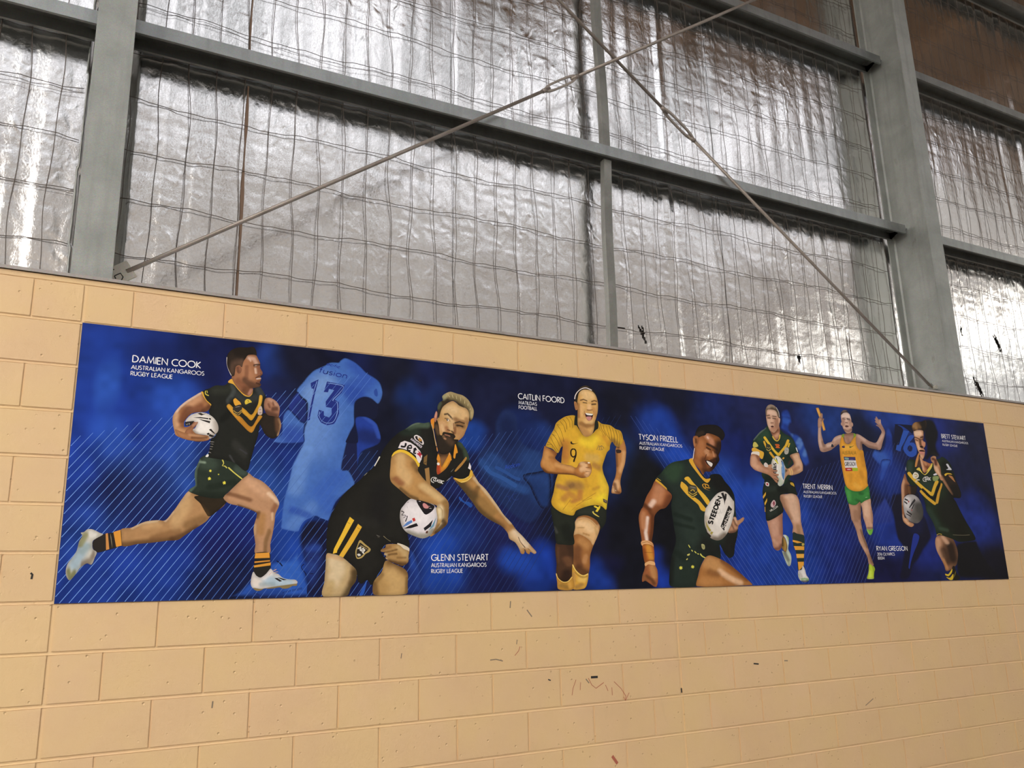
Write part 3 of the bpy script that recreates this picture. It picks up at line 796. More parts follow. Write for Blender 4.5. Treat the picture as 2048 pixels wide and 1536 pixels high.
FIGURES = [
('printed_backdrop_player', 'pale blue figure in a number 13 jersey printed in the backdrop', [
('P','4a74c4','1196 1169 1170 1153 1161 1142 1118 1137 1090 1118 1039 1089 1009 1057 982 1019 961 991 955 972 981 945 1007 925 1011 891 1009 827 1000 795 997 763 997 721 981 684 961 640 947 607 929 511 912 438 905 329 906 309 938 299 995 297 1061 368 1126 343 1167 439 1243 512 1259 534 1236 582 1219 598 1191 600 1200 669 1226 776 1250 828 1249 877 1251 936 1270 960 1303 973 1337 966 1371 942 1391 971 1397 1008 1383 1054 1356 1078 1308 1103 1280 1128 1243 1154',[('7fa5e0',0.85,66,66,'1093 1013 1044 957 1064 895 1023 797'),('3457b4',0.8,65,43,'1260 1142 1318 1074 1253 1008'),('2f50ac',0.8,33,33,'1270 983 1237 958 1220 999'),('6a92d8',0.8,99,99,'1078 848 1050 736'),('6f98dc',0.8,40,40,'1013 702 980 566 966 502'),('3a63c0',0.7,60,40,'1175 563 1100 485 1146 412'),('5f88d0',0.8,27,27,'1049 415 957 325'),('2c4fae',0.7,18,18,'955 397 1029 373')]),
('P','2a3a8c','962 969 941 945 921 905 919 883 953 854 985 822 1004 824 1009 859 1004 925 981 942',[('1f2a66',0.8,46,46,'989 889 997 833')]),
('P','4a72c0','919 880 896 850 891 800 890 757 856 713 997 721 997 767 1000 814 979 825 947 857',[('2c48a4',0.8,51,51,'936 753 982 738')]),
('P','161a34','1251 936 1270 960 1303 972 1344 960 1371 936 1368 886 1352 862 1305 875 1272 869 1252 858'),
('P','26419c','1252 858 1298 874 1342 861 1373 830 1387 744 1291 690 1269 617 1261 727 1267 765',[('1c2860',0.8,57,38,'1300 773 1373 762'),('3a5cc0',0.8,15,10,'1305 871 1359 836 1383 772')]),
('P','1a1f44','1226 776 1261 739 1269 611 1293 568 1259 540 1230 599 1191 602 1200 669'),
('P','141936','1250 822 1237 802 1212 752 1209 734 1269 737 1257 796'),
('L','22307e','1023 1020 1062 1043 1044 957 1028 863 1025 835 1007 827 1015 869 1039 992 1027 994'),
('L','22307e','1105 1036 1196 1026 1181 985 1146 947 1167 935 1170 877 1149 824 1111 814 1079 826 1062 856 1068 889 1093 883 1094 862 1120 854 1133 871 1131 903 1102 906 1101 933 1142 995 1116 999 1111 981 1090 981'),
('P','8fb0e8','1109 1027 1186 1019 1172 987 1135 943 1158 933 1159 880 1142 836 1111 826 1084 836 1071 860 1074 879 1072 880 1069 860 1083 835 1111 824 1143 834 1162 880 1160 934 1138 942 1174 986 1187 1021 1109 1029'),
('P','8fb0e8','1053 1033 1033 956 1017 863 1015 837 1017 837 1019 862 1035 956 1055 1032'),
('T','25348a','fusion',[1062,1079,1202,1061,1067,1108],0.156,0.1),
('T','25348a','acific',[1099,1122,1165,1111,1102,1135],0.225,0.2),
('P','2f4c9c','1350 1010 1363 1022 1370 999 1367 982 1354 987'),
]),
('printed_backdrop_tackler', 'dark haired tackler printed in blue at the foot of the backdrop', [
('P','2b57b4','658 5 696 12 728 30 757 60 781 82 866 157 895 164 915 169 947 169 970 186 989 208 1000 178 1019 134 1039 76 1051 -4',[('3568c8',0.8,51,76,'937 135 968 91'),('1f3f8c',0.8,30,30,'799 9 913 7'),('4a7cd8',0.7,11,8,'987 198 976 178')]),
('P','16183a','985 260 990 301 1012 343 1048 361 1097 359 1135 348 1172 357 1181 -4 1048 -4 1039 76 1007 163 993 218',[('22357c',0.85,38,57,'1047 219 1067 163 1050 104'),('2b49a0',0.7,18,18,'1041 221 1083 219'),('2a4694',0.6,23,23,'1034 131 1055 134'),('14142a',0.8,41,41,'1050 301 1021 266')]),
('P','14152c','1018 147 1006 131 1025 104 1031 90 1034 91 1028 106 1009 131 1020 144'),
('L','14152c','1045 177 1051 175 1060 172 1066 171 1061 174 1051 177'),
('L','14152c','1044 102 1051 100 1062 99 1068 100 1062 102 1051 102'),
('P','101632','891 159 905 150 917 136 921 139 908 154 893 163'),
('T','16265c','ATTERY SYSTEMS',[924,13,1014,31,922,21],0.192,0.3),
('P','1a2a66','797 14 814 9 825 -4 830 1 817 15 799 21'),
('P','2a55b0','1291 -2 1303 24 1326 66 1322 36 1310 -1'),
]),
('printed_backdrop_arm', 'blue sleeved arm printed behind the striped shorts', [
('P','26479e','1543 216 1570 204 1590 157 1604 104 1608 27 1604 9 1530 0 1536 120',[('3a62c0',0.8,8,11,'1570 198 1594 142 1606 73 1607 27'),('1c2f74',0.8,36,36,'1557 89 1557 28')]),
]),
('printed_backdrop_supporter', 'dim navy figure in a striped jersey printed in the backdrop', [
('P','20305f','1931 723 2023 796 2041 908 2104 983 2182 947 2194 835 2240 781 2350 746 2410 622 2372 482 2240 343 2060 447 1944 576',[('2c4e8c',0.8,42,28,'2021 700 2095 636 2249 601'),('2e5596',0.8,36,24,'1960 670 2093 568 2215 532'),('2a4a86',0.8,88,66,'2268 699 2325 522'),('15204a',0.7,48,48,'2117 886 2131 803')]),
('P','27447e','2212 617 2278 631 2378 632 2370 451 2316 436 2273 498 2246 554 2207 596',[('1d3468',0.7,62,62,'2274 527 2334 468')]),
('P','2f5696','1969 642 2002 610 2069 585 2155 542 2168 561 2081 604 2015 628 1987 657'),
('P','2b4f90','2036 642 2091 619 2146 590 2183 580 2190 596 2155 605 2100 634 2045 656'),
('T','2a49a8','Acclaim',[2096,641,2187,663,2091,661],0.2,0.2),
('T','22356e','TC',[2115,459,2175,481,2101,491],0.14,0),
('P','224c9c','1823 485 1853 459 1875 459 1898 443 1886 429 1860 446 1823 468'),
]),
('printed_backdrop_teammate', 'blue team mate printed in the backdrop beside the relay runner', [
('P','2a4fae','4194 1115 4220 1140 4261 1147 4285 1122 4294 1065 4287 1048 4273 1040 4260 1013 4275 990 4331 978 4373 950 4392 898 4409 855 4419 799 4410 776 4371 758 4336 795 4303 876 4265 957 4190 995 4175 1014 4189 1051',[('1f3a90',0.85,27,27,'4210 1133 4272 1131'),('1c3484',0.8,18,11,'4207 1082 4261 1083'),('1d3688',0.8,24,15,'4227 1037 4231 998'),('3562c4',0.8,23,23,'4227 1064 4248 1059'),('6088d0',0.85,20,12,'4349 945 4323 917 4359 919 4331 884'),('5a84cc',0.85,20,16,'4392 868 4375 840'),('5a84cc',0.7,12,7,'4281 974 4269 950')]),
]),
('printed_backdrop_forward', 'blue figure numbered 16 printed in the backdrop', [
('P','2547a6','5053 898 5083 918 5143 912 5188 960 5219 1053 5243 1086 5274 1082 5293 1040 5293 997 5273 873 5236 800 5121 795 5038 861',[('3f6ac8',0.8,62,50,'5095 888 5154 852'),('1b2f80',0.8,60,40,'5225 993 5239 948')]),
('P','10142e','5334 1109 5383 1114 5420 1105 5474 1082 5518 1059 5538 1110 5521 1122 5413 1121 5335 1117'),
('P','111530','5333 1105 5400 1100 5418 1072 5345 976 5303 909 5295 915'),
('L','2c55b2','5421 1077 5484 1075 5422 1000 5373 948 5357 916 5309 925 5323 961 5350 965'),
('P','2b52b0','5468 1034 5506 1047 5534 1041 5500 1011 5474 990 5518 989 5541 961 5539 928 5524 901 5481 882 5433 887 5400 914 5391 939 5418 980'),
('P','141b46','5447 956 5474 969 5495 952 5485 928 5455 922 5438 936'),
('P','3a66c8','5138 842 5237 847 5198 785 5150 723 5117 687 5084 697 5111 766',[('2a48a8',0.7,62,50,'5114 716 5156 753')]),
('P','2c3f94','5123 581 5151 546 5174 488 5184 430 5181 390 4953 387 4990 470 5042 520',[('24368a',0.7,83,50,'5019 398 5127 406')]),
('P','16162c','5194 600 5276 619 5425 650 5500 626 5511 562 5511 488 5541 441 5559 373 5572 305 5533 258 5465 207 5396 140 5322 90 5267 11 5160 12 5207 131 5240 217 5192 282 5179 369 5177 435 5167 501',[('1c2048',0.7,79,40,'5493 519 5403 361')]),
('P','22348c','5380 325 5432 310 5405 258 5353 196 5307 131 5281 81 5272 91 5310 181 5342 258'),
]),
('printed_ball_runner', 'printed runner in a dark jersey tucking a white ball', [
('P','ae8458','492 471 466 438 440 393 429 377 401 339 370 339 324 333 288 317 266 305 224 294 235 228 298 236 357 242 414 250 458 254 484 273 527 304 571 336 591 362 650 418 607 442 530 454',[('d8b48c',0.9,10,15,'489 465 467 433 440 390'),('e6cdb0',0.9,7,7,'429 375 401 339'),('c9a070',0.8,20,20,'368 325 318 318'),('d8bd98',0.9,6,6,'367 336 307 326 269 304'),('6b4c2c',0.85,17,17,'239 230 357 245 430 254'),('5a3c22',0.85,17,17,'437 258 484 276 531 306'),('7d5836',0.7,15,15,'356 261 422 283 455 294'),('c8a272',0.8,28,42,'481 411 446 345'),('7d5c38',0.7,20,20,'495 320 556 350')]),
('P','2e2519','517 448 543 415 567 376 584 359 616 382 650 418 663 441 634 455',[('5a4328',0.6,15,15,'544 398 570 364')]),
('P','b98c68','742 562 771 544 807 528 837 505 862 479 883 450 893 427 891 409 878 376 876 343 869 288 860 236 858 195 795 195 793 235 782 299 784 327 792 362 790 380 750 397 706 410 664 421 640 446 661 470 715 530',[('d0a27e',0.85,28,28,'758 520 803 492 839 470'),('c89a72',0.7,23,23,'716 504 732 475'),('e8c8a8',0.85,11,8,'844 470 875 444 889 424'),('7a5236',0.85,15,10,'661 464 704 454 756 438'),('6a4a2c',0.9,8,8,'707 409 755 394 793 377'),('8a5a40',0.8,12,12,'876 417 865 391'),('a87a48',0.8,20,20,'817 363 814 293'),('7d5c38',0.8,10,15,'852 294 839 250 838 207'),('d4ae84',0.8,7,10,'786 322 786 287'),('e0bc98',0.8,6,8,'864 376 865 352'),('74502e',0.8,9,9,'802 380 794 360')]),
('P','2a332a','531 623 568 643 624 641 682 606 744 563 720 534 688 500 650 461 635 443 580 442 524 454 488 472 514 494 516 503 510 540 512 569 526 610',[('3d4a3e',0.8,30,30,'569 629 554 600 576 595'),('5f7262',0.9,7,7,'527 610 513 569 512 531 515 497 496 473'),('8a9c86',0.85,5,5,'528 604 551 602'),('1c241c',0.7,15,15,'577 490 631 504 681 517'),('1c241c',0.7,27,18,'551 455 620 454'),('46544a',0.7,15,23,'695 580 733 561')]),
('P','c9bf58','624 618 631 603 626 591 637 588 647 580 650 584 639 592 630 592 635 603 629 620'),
('P','d0c65c','653 582 683 557 717 532 720 536 686 561 657 586'),
('L','e2d84e','576 572 578 569 582 570 580 566 583 564 580 563 580 559 577 561 574 559 574 563 570 563 573 566 571 569 575 568'),
('L','e2d84e','574 538 576 534 581 535 579 531 583 528 578 526 579 522 575 525 571 521 571 526 567 527 570 530 568 534 572 534'),
('L','e2d84e','640 522 643 518 647 519 645 514 649 511 645 510 645 505 641 508 637 504 637 510 632 511 636 514 633 518 638 517'),
('L','e2d84e','613 554 614 552 616 553 616 551 617 550 615 549 615 547 614 548 612 547 612 549 610 549 611 551 610 553 612 552'),
('P','22231f','645 999 634 986 614 970 578 967 550 950 534 943 516 927 525 906 559 869 554 839 591 734 570 709 569 679 565 650 555 632 575 624 625 619 682 606 727 572 744 579 753 621 765 676 782 746 786 786 789 795 797 821 805 899 810 930 800 951 790 966 781 976 757 975 733 930 709 934 663 973',[('4a4e4c',0.8,10,15,'652 972 662 948 649 916 638 897'),('43484a',0.75,19,19,'775 968 788 950'),('3a3d3b',0.7,20,20,'680 931 719 904 759 926'),('35382f',0.6,30,30,'578 953 621 957'),('33332f',0.7,15,23,'678 695 723 652'),('12130f',0.6,15,15,'653 901 647 840 615 807'),('4c4c4c',0.6,4,4,'658 640 679 609'),('44444a',0.6,3,3,'702 672 734 653')]),
('L','b0a8a0','565 699 571 698 581 698 587 699 581 700 571 700'),
('L','b0a8a0','567 690 572 689 580 688 585 689 580 690 572 690'),
('L','b0a8a0','566 678 571 677 578 676 583 677 578 678 571 678'),
('L','b0a8a0','567 667 570 665 577 665 581 665 577 666 571 667'),
('L','b0a8a0','562 653 566 650 572 648 576 647 572 650 566 652'),
('P','e8e4de','552 629 557 639 565 640 563 629'),
('P','d9a937','513 928 523 931 530 912 542 892 563 873 552 866 531 888 519 908'),
('P','c4b44a','532 936 533 920 549 913 550 917 537 923 536 937'),
('L','c4b44a','540 940 539 936 541 929 543 925 544 930 542 936'),
('P','dba840','643 1003 650 1004 672 971 694 951 720 938 730 933 741 946 746 968 746 943 733 926 709 929 679 956 657 979 632 987'),
('P','d9a034','697 873 718 861 746 839 765 871 775 896 780 937 793 935 793 910 785 878 769 846 748 812 726 828 701 850',[('efbe48',0.8,10,15,'783 928 779 893')]),
('P','cf9030','632 869 643 883 666 861 673 842 700 824 746 782 770 816 781 838 797 836 791 823 771 791 749 753 701 792 665 829',[('e3aa40',0.8,10,15,'640 873 676 839'),('b87c2a',0.7,10,15,'701 808 740 774')]),
('P','dda23a','660 902 669 913 681 904 693 894 696 880 671 877'),
('P','33302c','662 869 697 884 701 856 688 828 666 841'),
('P','b89848','663 852 683 841 701 858 699 860 683 844 664 855'),
('P','b89848','667 840 685 831 701 848 699 850 685 834 668 843'),
('L','a8a098','669 869 676 870 687 873 694 876 687 875 676 872'),
('P','d8bc40','713 902 722 913 736 911 745 900 734 896 717 887'),
('P','2a2a24','724 906 730 903 725 897 726 896 732 903 726 908'),
('P','c4b0a4','778 872 789 885 796 867 794 844 776 844'),
('L','3a3230','780 866 783 866 789 867 791 870 788 869 783 868'),
('L','3a3230','779 850 783 850 790 852 794 854 789 854 783 852'),
('L','c09a40','773 831 778 831 786 832 792 834 786 834 778 833'),
('L','c09a40','774 825 779 825 786 825 790 827 786 827 779 827'),
('P','a8724c','514 927 491 912 457 885 431 859 411 831 401 806 401 780 407 754 412 737 416 723 427 715 454 706 482 701 515 696 551 703 563 710 560 726 535 728 502 734 490 751 500 767 507 785 493 787 478 768 454 760 450 775 454 793 475 821 501 832 540 838 553 848 560 869 540 889 524 912',[('c89670',0.9,20,30,'503 904 466 871 473 847'),('ead0b8',0.95,7,7,'510 924 457 883 426 851 407 818'),('d0a47c',0.85,15,15,'412 813 414 781 419 749'),('6a3f2a',0.85,23,15,'467 847 453 819 444 789'),('7a4c34',0.8,15,23,'517 857 479 833 517 842'),('5c3824',0.8,10,15,'553 860 529 840'),('8a5a3c',0.7,10,10,'425 746 450 772'),('c49468',0.8,15,23,'423 738 453 728'),('6a4428',0.8,8,8,'441 710 482 699 526 698')]),
('P','ddd6cc','457 793 475 816 507 831 540 832 572 816 593 791 601 767 599 749 588 734 580 722 564 712 558 726 524 730 502 734 487 751 498 757 505 778 496 787 477 788 458 784',[('f2ece6',0.8,30,30,'532 786 561 759 523 756'),('b0a498',0.8,19,19,'593 785 598 746 580 724'),('a89a8c',0.8,15,10,'490 742 508 726 541 722')]),
('L','2a2522','486 806 519 811 553 809 555 803 531 805'),
('L','2a2522','557 810 566 808 565 801 556 803'),
('L','2a2522','509 802 542 798 563 795 561 785 531 794'),
('L','2a2522','559 755 568 760 582 745 591 735 579 740'),
('L','2a2522','550 736 559 741 565 735 557 729'),
('L','2a2522','564 735 588 726 575 721 560 725'),
('L','2a2522','505 826 518 831 529 826 543 829 523 819'),
('L','2a2522','453 781 463 786 493 791 488 780 478 769 456 766'),
('L','d8d0c8','458 775 459 773 462 770 464 768 463 771 460 774'),
('L','d8d0c8','465 779 465 776 466 772 467 770 467 773 466 776'),
('L','d8d0c8','472 781 471 778 472 774 473 772 474 774 473 778'),
('P','a06c4c','460 746 476 759 486 773 496 784 509 788 508 779 493 758 488 742 491 730 481 713 454 712',[('c8967a',0.8,6,6,'489 771 504 784')]),
('P','a8744e','414 746 453 734 491 731 530 726 561 720 563 712 548 706 509 699 468 702 432 715',[('c89870',0.8,10,7,'480 727 525 722 558 713'),('6a4228',0.8,4,6,'487 713 525 714 553 717')]),
('P','2b241d','804 852 831 845 870 842 884 815 887 793 880 762 874 746 851 731 827 739 808 757 795 784 789 795 794 823',[('c79f78',0.95,7,7,'876 826 886 802 884 774 877 749'),('6a4a34',0.7,13,19,'868 826 873 780')]),
('P','a3745a','807 921 825 929 849 921 868 904 877 883 876 858 871 838 846 840 822 844 808 862 802 892',[('c89a80',0.8,9,9,'825 922 856 909 872 882'),('5a3a2c',0.9,9,13,'845 874 863 878'),('6a4434',0.8,5,5,'823 897 830 882'),('4a3024',0.8,15,15,'816 856 858 844'),('6a4434',0.8,4,4,'844 908 847 893')]),
('P','9f6c4c','647 1012 649 1021 633 1047 629 1075 633 1113 643 1136 670 1126 709 1121 717 1130 750 1134 765 1115 775 1094 776 1072 788 1051 787 1038 778 1029 783 1022 781 1009 777 999 784 990 778 979 757 972 746 968 745 946 730 929 703 939 672 968 654 994',[('c8a08a',0.85,10,10,'721 1116 745 1113 758 1092'),('d8b8a2',0.6,4,4,'721 1116 730 1101'),('b07c5a',0.8,20,30,'706 1052 731 1029'),('7a4f38',0.7,10,10,'714 1071 714 1015'),('e0c0a8',0.9,6,6,'755 1065 758 1046'),('8a5a44',0.7,15,15,'770 1071 778 1040'),('5a3e2e',0.9,13,19,'706 1002 730 988 751 981 774 983'),('7d5038',0.8,15,15,'677 999 707 965'),('5f3c28',0.75,15,23,'731 964 711 953'),('c9907a',0.7,8,8,'732 939 740 958'),('2c1e18',0.9,3,4,'746 1082 761 1087 775 1087'),('3a281e',0.9,2,1,'746 1075 761 1079 767 1081'),('e0d0c4',0.9,1,1,'751 1079 758 1081'),('54382a',0.9,4,3,'759 1021 772 1030 788 1035'),('ece2dc',0.9,3,2,'763 1016 781 1020'),('6a3e32',0.9,1,2,'765 1005 781 1007'),('4a3024',0.9,3,5,'762 995 780 990'),('5a3828',0.9,2,2,'779 1042 787 1039')],1.6),
('P','2e251e','631 1044 621 1074 620 1111 629 1134 648 1152 674 1163 712 1167 739 1173 752 1158 757 1133 744 1134 717 1129 706 1111 697 1093 691 1066 679 1074 664 1066 661 1041 658 1022 648 1018 635 1038',[('6a5040',0.8,13,19,'690 1088 684 1075'),('5a4436',0.8,15,23,'648 1046 652 1071 672 1083'),('1c1612',0.7,23,23,'669 1139 722 1148')]),
('P','e0d8d0','619 1108 621 1074 630 1047 644 1020 646 1021 631 1048 622 1074 621 1108'),
('P','94644a','664 1063 679 1071 690 1059 688 1040 678 1033 669 1042',[('6a4232',0.8,6,6,'673 1061 677 1043')]),
('P','26241f','794 197 857 198 862 161 866 149 865 124 851 101 823 87 806 90 791 110 790 139 793 173'),
('L','dc983a','794 196 857 199 860 175 792 173'),
('L','d08c36','792 159 861 165 862 159 792 152'),
('L','d79638','790 141 866 154 865 141 792 132'),
('P','d6d0ca','791 113 803 96 823 87 846 103 865 126 873 121 883 109 903 101 924 84 954 77 980 75 992 65 987 56 940 48 882 44 826 36 798 37 786 45 780 60 781 85 786 108',[('a9c2d2',0.85,23,23,'852 81 896 64 954 63'),('eee6e0',0.8,15,15,'838 90 865 112'),('e8dcd2',0.8,15,15,'793 71 814 57'),('8aa0a8',0.6,10,10,'825 56 882 58')]),
('L','2a2628','885 84 898 84 921 70 910 67 895 76'),
('L','2a2628','898 86 911 85 942 75 927 73'),
('L','c8a898','877 115 882 116 890 119 894 124 888 123 880 119'),
('L','b89a88','880 109 886 108 897 110 903 112 896 113 886 112'),
('L','d8b8a8','857 95 863 99 870 107 874 112 868 109 861 101'),
('P','857550','792 42 826 37 882 45 989 57 988 48 969 47 949 37 926 36 911 42 883 38 854 37 843 40 826 30 806 29'),
('P','2a2522','169 279 196 284 221 293 226 292 233 230 223 225 183 211 139 200 125 218 123 246 146 270'),
('L','d9953a','197 286 224 295 234 229 213 223'),
('L','c88a4a','168 279 176 281 187 214 175 210'),
('L','8a8060','186 281 188 263 194 235 198 218 196 236 191 263'),
('P','c6c2b6','73 281 85 285 97 296 116 296 145 282 158 275 134 259 121 246 124 215 140 201 135 180 125 151 106 155 82 136 69 113 50 88 37 100 31 123 35 154 51 181 64 208 70 245 80 269',[('98aebc',0.9,23,23,'90 225 75 184 60 147'),('8c8a5a',0.85,13,13,'92 273 77 232'),('77784a',0.9,8,17,'41 123 49 100 63 116'),('e6e2da',0.7,8,17,'111 280 127 273'),('7a6a58',0.8,7,20,'128 191 117 163 90 150'),('8a9a98',0.6,13,13,'86 204 106 225')]),
]),
('printed_bearded_player', 'printed bearded player in black and gold bending with a ball', [
('P','b98a50','1787 583 1835 562 1888 580 1898 615 1919 588 1938 561 1976 528 2013 484 2051 436 2081 396 2127 352 2154 318 2189 287 2220 256 2251 225 2275 199 2262 190 2238 201 2231 189 2214 196 2206 211 2198 191 2180 193 2171 215 2148 249 2113 269 2102 300 2068 334 2026 354 1980 377 1935 410 1898 457 1861 500 1824 540',[('4d3f26',0.9,35,35,'1831 547 1872 507 1906 488'),('5a4628',0.85,23,23,'1905 447 1954 403 2011 364 2072 334'),('8a6a3c',0.7,31,21,'1951 468 2012 408'),('e6caa0',0.95,14,9,'1915 584 1953 544 2013 480 2059 426 2120 355'),('efd8b8',0.95,23,23,'2146 297 2180 273 2215 242'),('dcbc90',0.8,20,20,'2122 290 2156 263 2175 228'),('6a4e2c',0.7,16,10,'1930 536 1914 502'),('a87848',0.6,23,16,'2050 381 2107 327'),('d8b890',0.7,12,8,'2235 225 2266 198')]),
('P','4a3a24','2165 279 2178 252 2205 222 2208 224 2181 253 2168 280'),
('L','d8c8b0','2189 225 2192 224 2198 224 2201 227 2197 228 2192 228'),
('L','5a4a38','2219 222 2224 216 2235 209 2242 205 2236 210 2226 218'),
('L','26284a','2202 215 2201 211 2203 207 2207 205 2208 208 2206 213'),
('P','22211d','1661 866 1625 861 1587 861 1557 849 1525 826 1490 806 1464 784 1438 757 1414 727 1397 700 1384 670 1358 624 1332 600 1303 574 1284 551 1237 512 1194 467 1147 386 1127 322 1123 254 1125 195 1128 191 1156 191 1187 182 1215 167 1237 152 1263 126 1276 99 1283 63 1303 51 1328 68 1354 44 1385 98 1411 134 1421 158 1417 173 1397 204 1423 238 1466 241 1539 223 1546 244 1536 282 1539 290 1586 284 1656 419 1621 483 1656 536 1695 521 1731 548 1778 590 1799 579 1843 562 1888 591 1899 619 1885 658 1882 692 1867 732 1846 758 1853 745 1842 766 1820 775 1800 763 1763 709 1707 706 1693 744 1674 821',[('5c6f5a',0.8,18,18,'1543 835 1587 851 1641 855'),('7a8a78',0.7,5,5,'1525 827 1562 850 1598 861'),('4a5c46',0.75,18,18,'1831 768 1859 743 1873 694'),('2c3a30',0.6,35,23,'1517 810 1570 814'),('19181a',0.5,51,51,'1383 507 1384 382'),('2b2a26',0.5,38,25,'1252 365 1349 336')]),
('P','eae6d4','1382 673 1369 648 1356 625 1360 623 1373 646 1387 671'),
('L','b8b4a0','1322 590 1316 585 1308 577 1303 571 1309 576 1317 584'),
('P','c2a678','1126 192 1156 192 1187 184 1215 168 1244 144 1270 120 1277 99 1272 63 1249 34 1228 -4 1115 -4 1119 66 1123 139',[('d8c29c',0.9,30,46,'1163 154 1188 124 1165 80'),('8a6c40',0.8,15,15,'1257 123 1261 87 1246 55'),('4a3a22',0.9,27,18,'1271 105 1271 69 1246 28 1228 -4'),('b89a64',0.7,23,23,'1150 51 1136 7'),('d0a070',0.6,15,10,'1137 183 1200 168')]),
('P','b48f58','1421 158 1460 146 1516 121 1537 96 1537 44 1530 -2 1367 -3 1358 47 1372 74 1401 104',[('7a5a34',0.85,23,23,'1443 146 1493 130 1530 105'),('c9a46c',0.85,38,38,'1450 91 1484 45 1467 6'),('6a4c28',0.8,19,13,'1363 50 1373 5'),('8a683c',0.7,10,10,'1405 91 1379 62'),('6f5430',0.7,11,8,'1535 74 1532 1')]),
('L','ebbd3a','1236 369 1258 353 1222 288 1177 207 1176 198 1156 193 1161 216 1197 288 1221 339'),
('L','e2b03a','1278 336 1298 321 1254 246 1207 175 1187 184 1229 252 1260 304'),
('L','a07a28','1223 344 1227 340 1235 336 1240 334 1236 338 1228 342'),
('L','b07c2c','1270 321 1276 316 1285 310 1292 307 1286 312 1277 318'),
('P','b59c5c','1289 258 1315 239 1343 216 1338 202 1319 192 1300 173 1275 170 1267 201 1276 231'),
('P','2a2622','1291 245 1312 230 1333 215 1313 196 1295 179 1277 176 1273 201 1281 231'),
('L','c8b070','1286 237 1299 228 1321 216 1335 209 1322 218 1301 230'),
('T','f0ece0','ARL',[1278,216,1311,193,1289,231],0.242,0),
('P','d8d4c8','1276 190 1287 193 1295 186 1284 181'),
('P','dccfb8','1482 244 1516 235 1544 219 1541 201 1509 216 1489 229'),
('P','ae8854','1423 237 1466 240 1492 235 1516 216 1543 204 1541 182 1538 151 1510 133 1470 146 1443 155 1420 170 1423 182 1412 189 1416 198 1396 204 1400 215 1419 222',[('c9a874',0.85,19,19,'1492 226 1516 207 1529 182'),('6a4c2a',0.9,6,4,'1416 199 1449 205 1479 213'),('6a4c2a',0.9,4,5,'1420 183 1449 190 1479 192'),('5a3e22',0.9,15,15,'1443 152 1483 142 1523 139'),('8a6238',0.8,11,8,'1406 213 1442 225'),('e0c8a0',0.7,5,5,'1416 192 1426 186'),('7a5a34',0.7,6,6,'1483 173 1526 173')]),
('L','e6dcc8','1423 172 1424 170 1427 168 1430 167 1429 169 1425 171'),
('L','7a766c','1370 284 1376 280 1386 276 1393 275 1386 278 1376 282'),
('P','8a8060','1408 277 1428 262 1445 252 1446 254 1429 263 1410 279'),
('L','6a665c','1375 276 1378 274 1385 271 1389 270 1386 272 1379 275'),
('L','7f6238','1624 682 1643 697 1638 640 1621 649'),
('L','a07a48','1628 622 1652 630 1660 536 1638 545'),
('L','2a2620','1621 649 1627 651 1637 656 1642 660 1635 658 1626 653'),
('P','ae8040','1863 696 1868 686 1837 646 1803 615 1796 617 1815 642 1841 670'),
('L','8a8a80','1774 610 1780 615 1788 624 1793 631 1787 625 1778 616'),
('L','a0a098','1749 562 1757 567 1768 576 1774 583 1766 578 1755 569'),
('P','dcae40','1792 582 1836 576 1877 594 1890 627 1902 615 1897 591 1869 567 1832 558'),
('P','f2dc80','1821 574 1851 577 1877 591 1876 593 1850 579 1821 576'),
('P','f0d890','1832 559 1869 569 1896 591 1894 592 1868 571 1832 561'),
('L','e8e0e0','1883 667 1893 645 1890 627 1874 636 1879 648'),
('P','8e6442','1701 706 1764 717 1769 703 1742 665 1722 637 1715 657',[('3a2a1c',0.8,13,19,'1714 704 1750 709')]),
('P','d88c32','1706 700 1714 680 1720 641 1724 637 1768 707 1779 682 1753 635 1717 604 1699 596 1694 616 1697 650 1701 683',[('b3402a',0.95,13,13,'1704 637 1706 604'),('e8a838',0.7,11,8,'1764 686 1738 641')]),
('P','ece4dc','1696 653 1703 658 1711 654 1710 645 1701 644'),
('L','ece6e0','1764 703 1771 714 1771 702 1758 678'),
('P','df952e','1796 737 1803 762 1816 716 1806 711 1799 684 1790 690'),
('P','df922c','1754 674 1768 715 1770 699 1780 675'),
('P','de902e','1700 696 1707 701 1715 672 1696 671'),
('P','dc8a2c','1661 877 1669 888 1681 891 1682 865 1679 835 1669 844'),
('P','c9a670','1664 858 1675 823 1683 782 1691 744 1696 745 1687 783 1679 824 1668 860'),
('L','d8924a','1695 742 1694 733 1696 721 1700 714 1701 722 1699 734'),
('T','e8e6e0','CLASSIC',[1674,563,1729,548,1679,577],0.217,0.1),
('P','d8d4cc','1697 576 1685 581 1669 579 1661 567 1665 556 1678 550 1680 553 1668 559 1665 567 1671 576 1684 578 1696 574'),
('P','bd8f56','1447 673 1468 694 1502 703 1540 689 1572 664 1593 635 1590 612 1607 586 1638 555 1691 517 1737 480 1759 454 1762 421 1757 372 1751 342 1718 312 1662 277 1655 283 1683 323 1697 355 1695 394 1690 420 1695 434 1642 449 1586 458 1545 470 1490 511 1449 544 1439 573 1442 628',[('d9b27c',0.85,28,42,'1496 666 1496 608 1531 570'),('8a5438',0.8,23,15,'1469 564 1497 543'),('7a5a34',0.8,18,18,'1586 618 1568 643'),('a87a48',0.7,23,15,'1614 508 1649 496'),('d8b680',0.85,27,18,'1621 531 1673 497 1719 469'),('6a5030',0.8,10,10,'1497 514 1545 480 1586 464'),('e6d2a8',0.9,23,23,'1712 417 1719 388 1701 330'),('8a6a3c',0.7,19,13,'1737 453 1751 421 1747 372'),('4a3620',0.9,15,15,'1729 356 1740 343 1690 298'),('c89a60',0.8,19,19,'1448 638 1449 589')]),
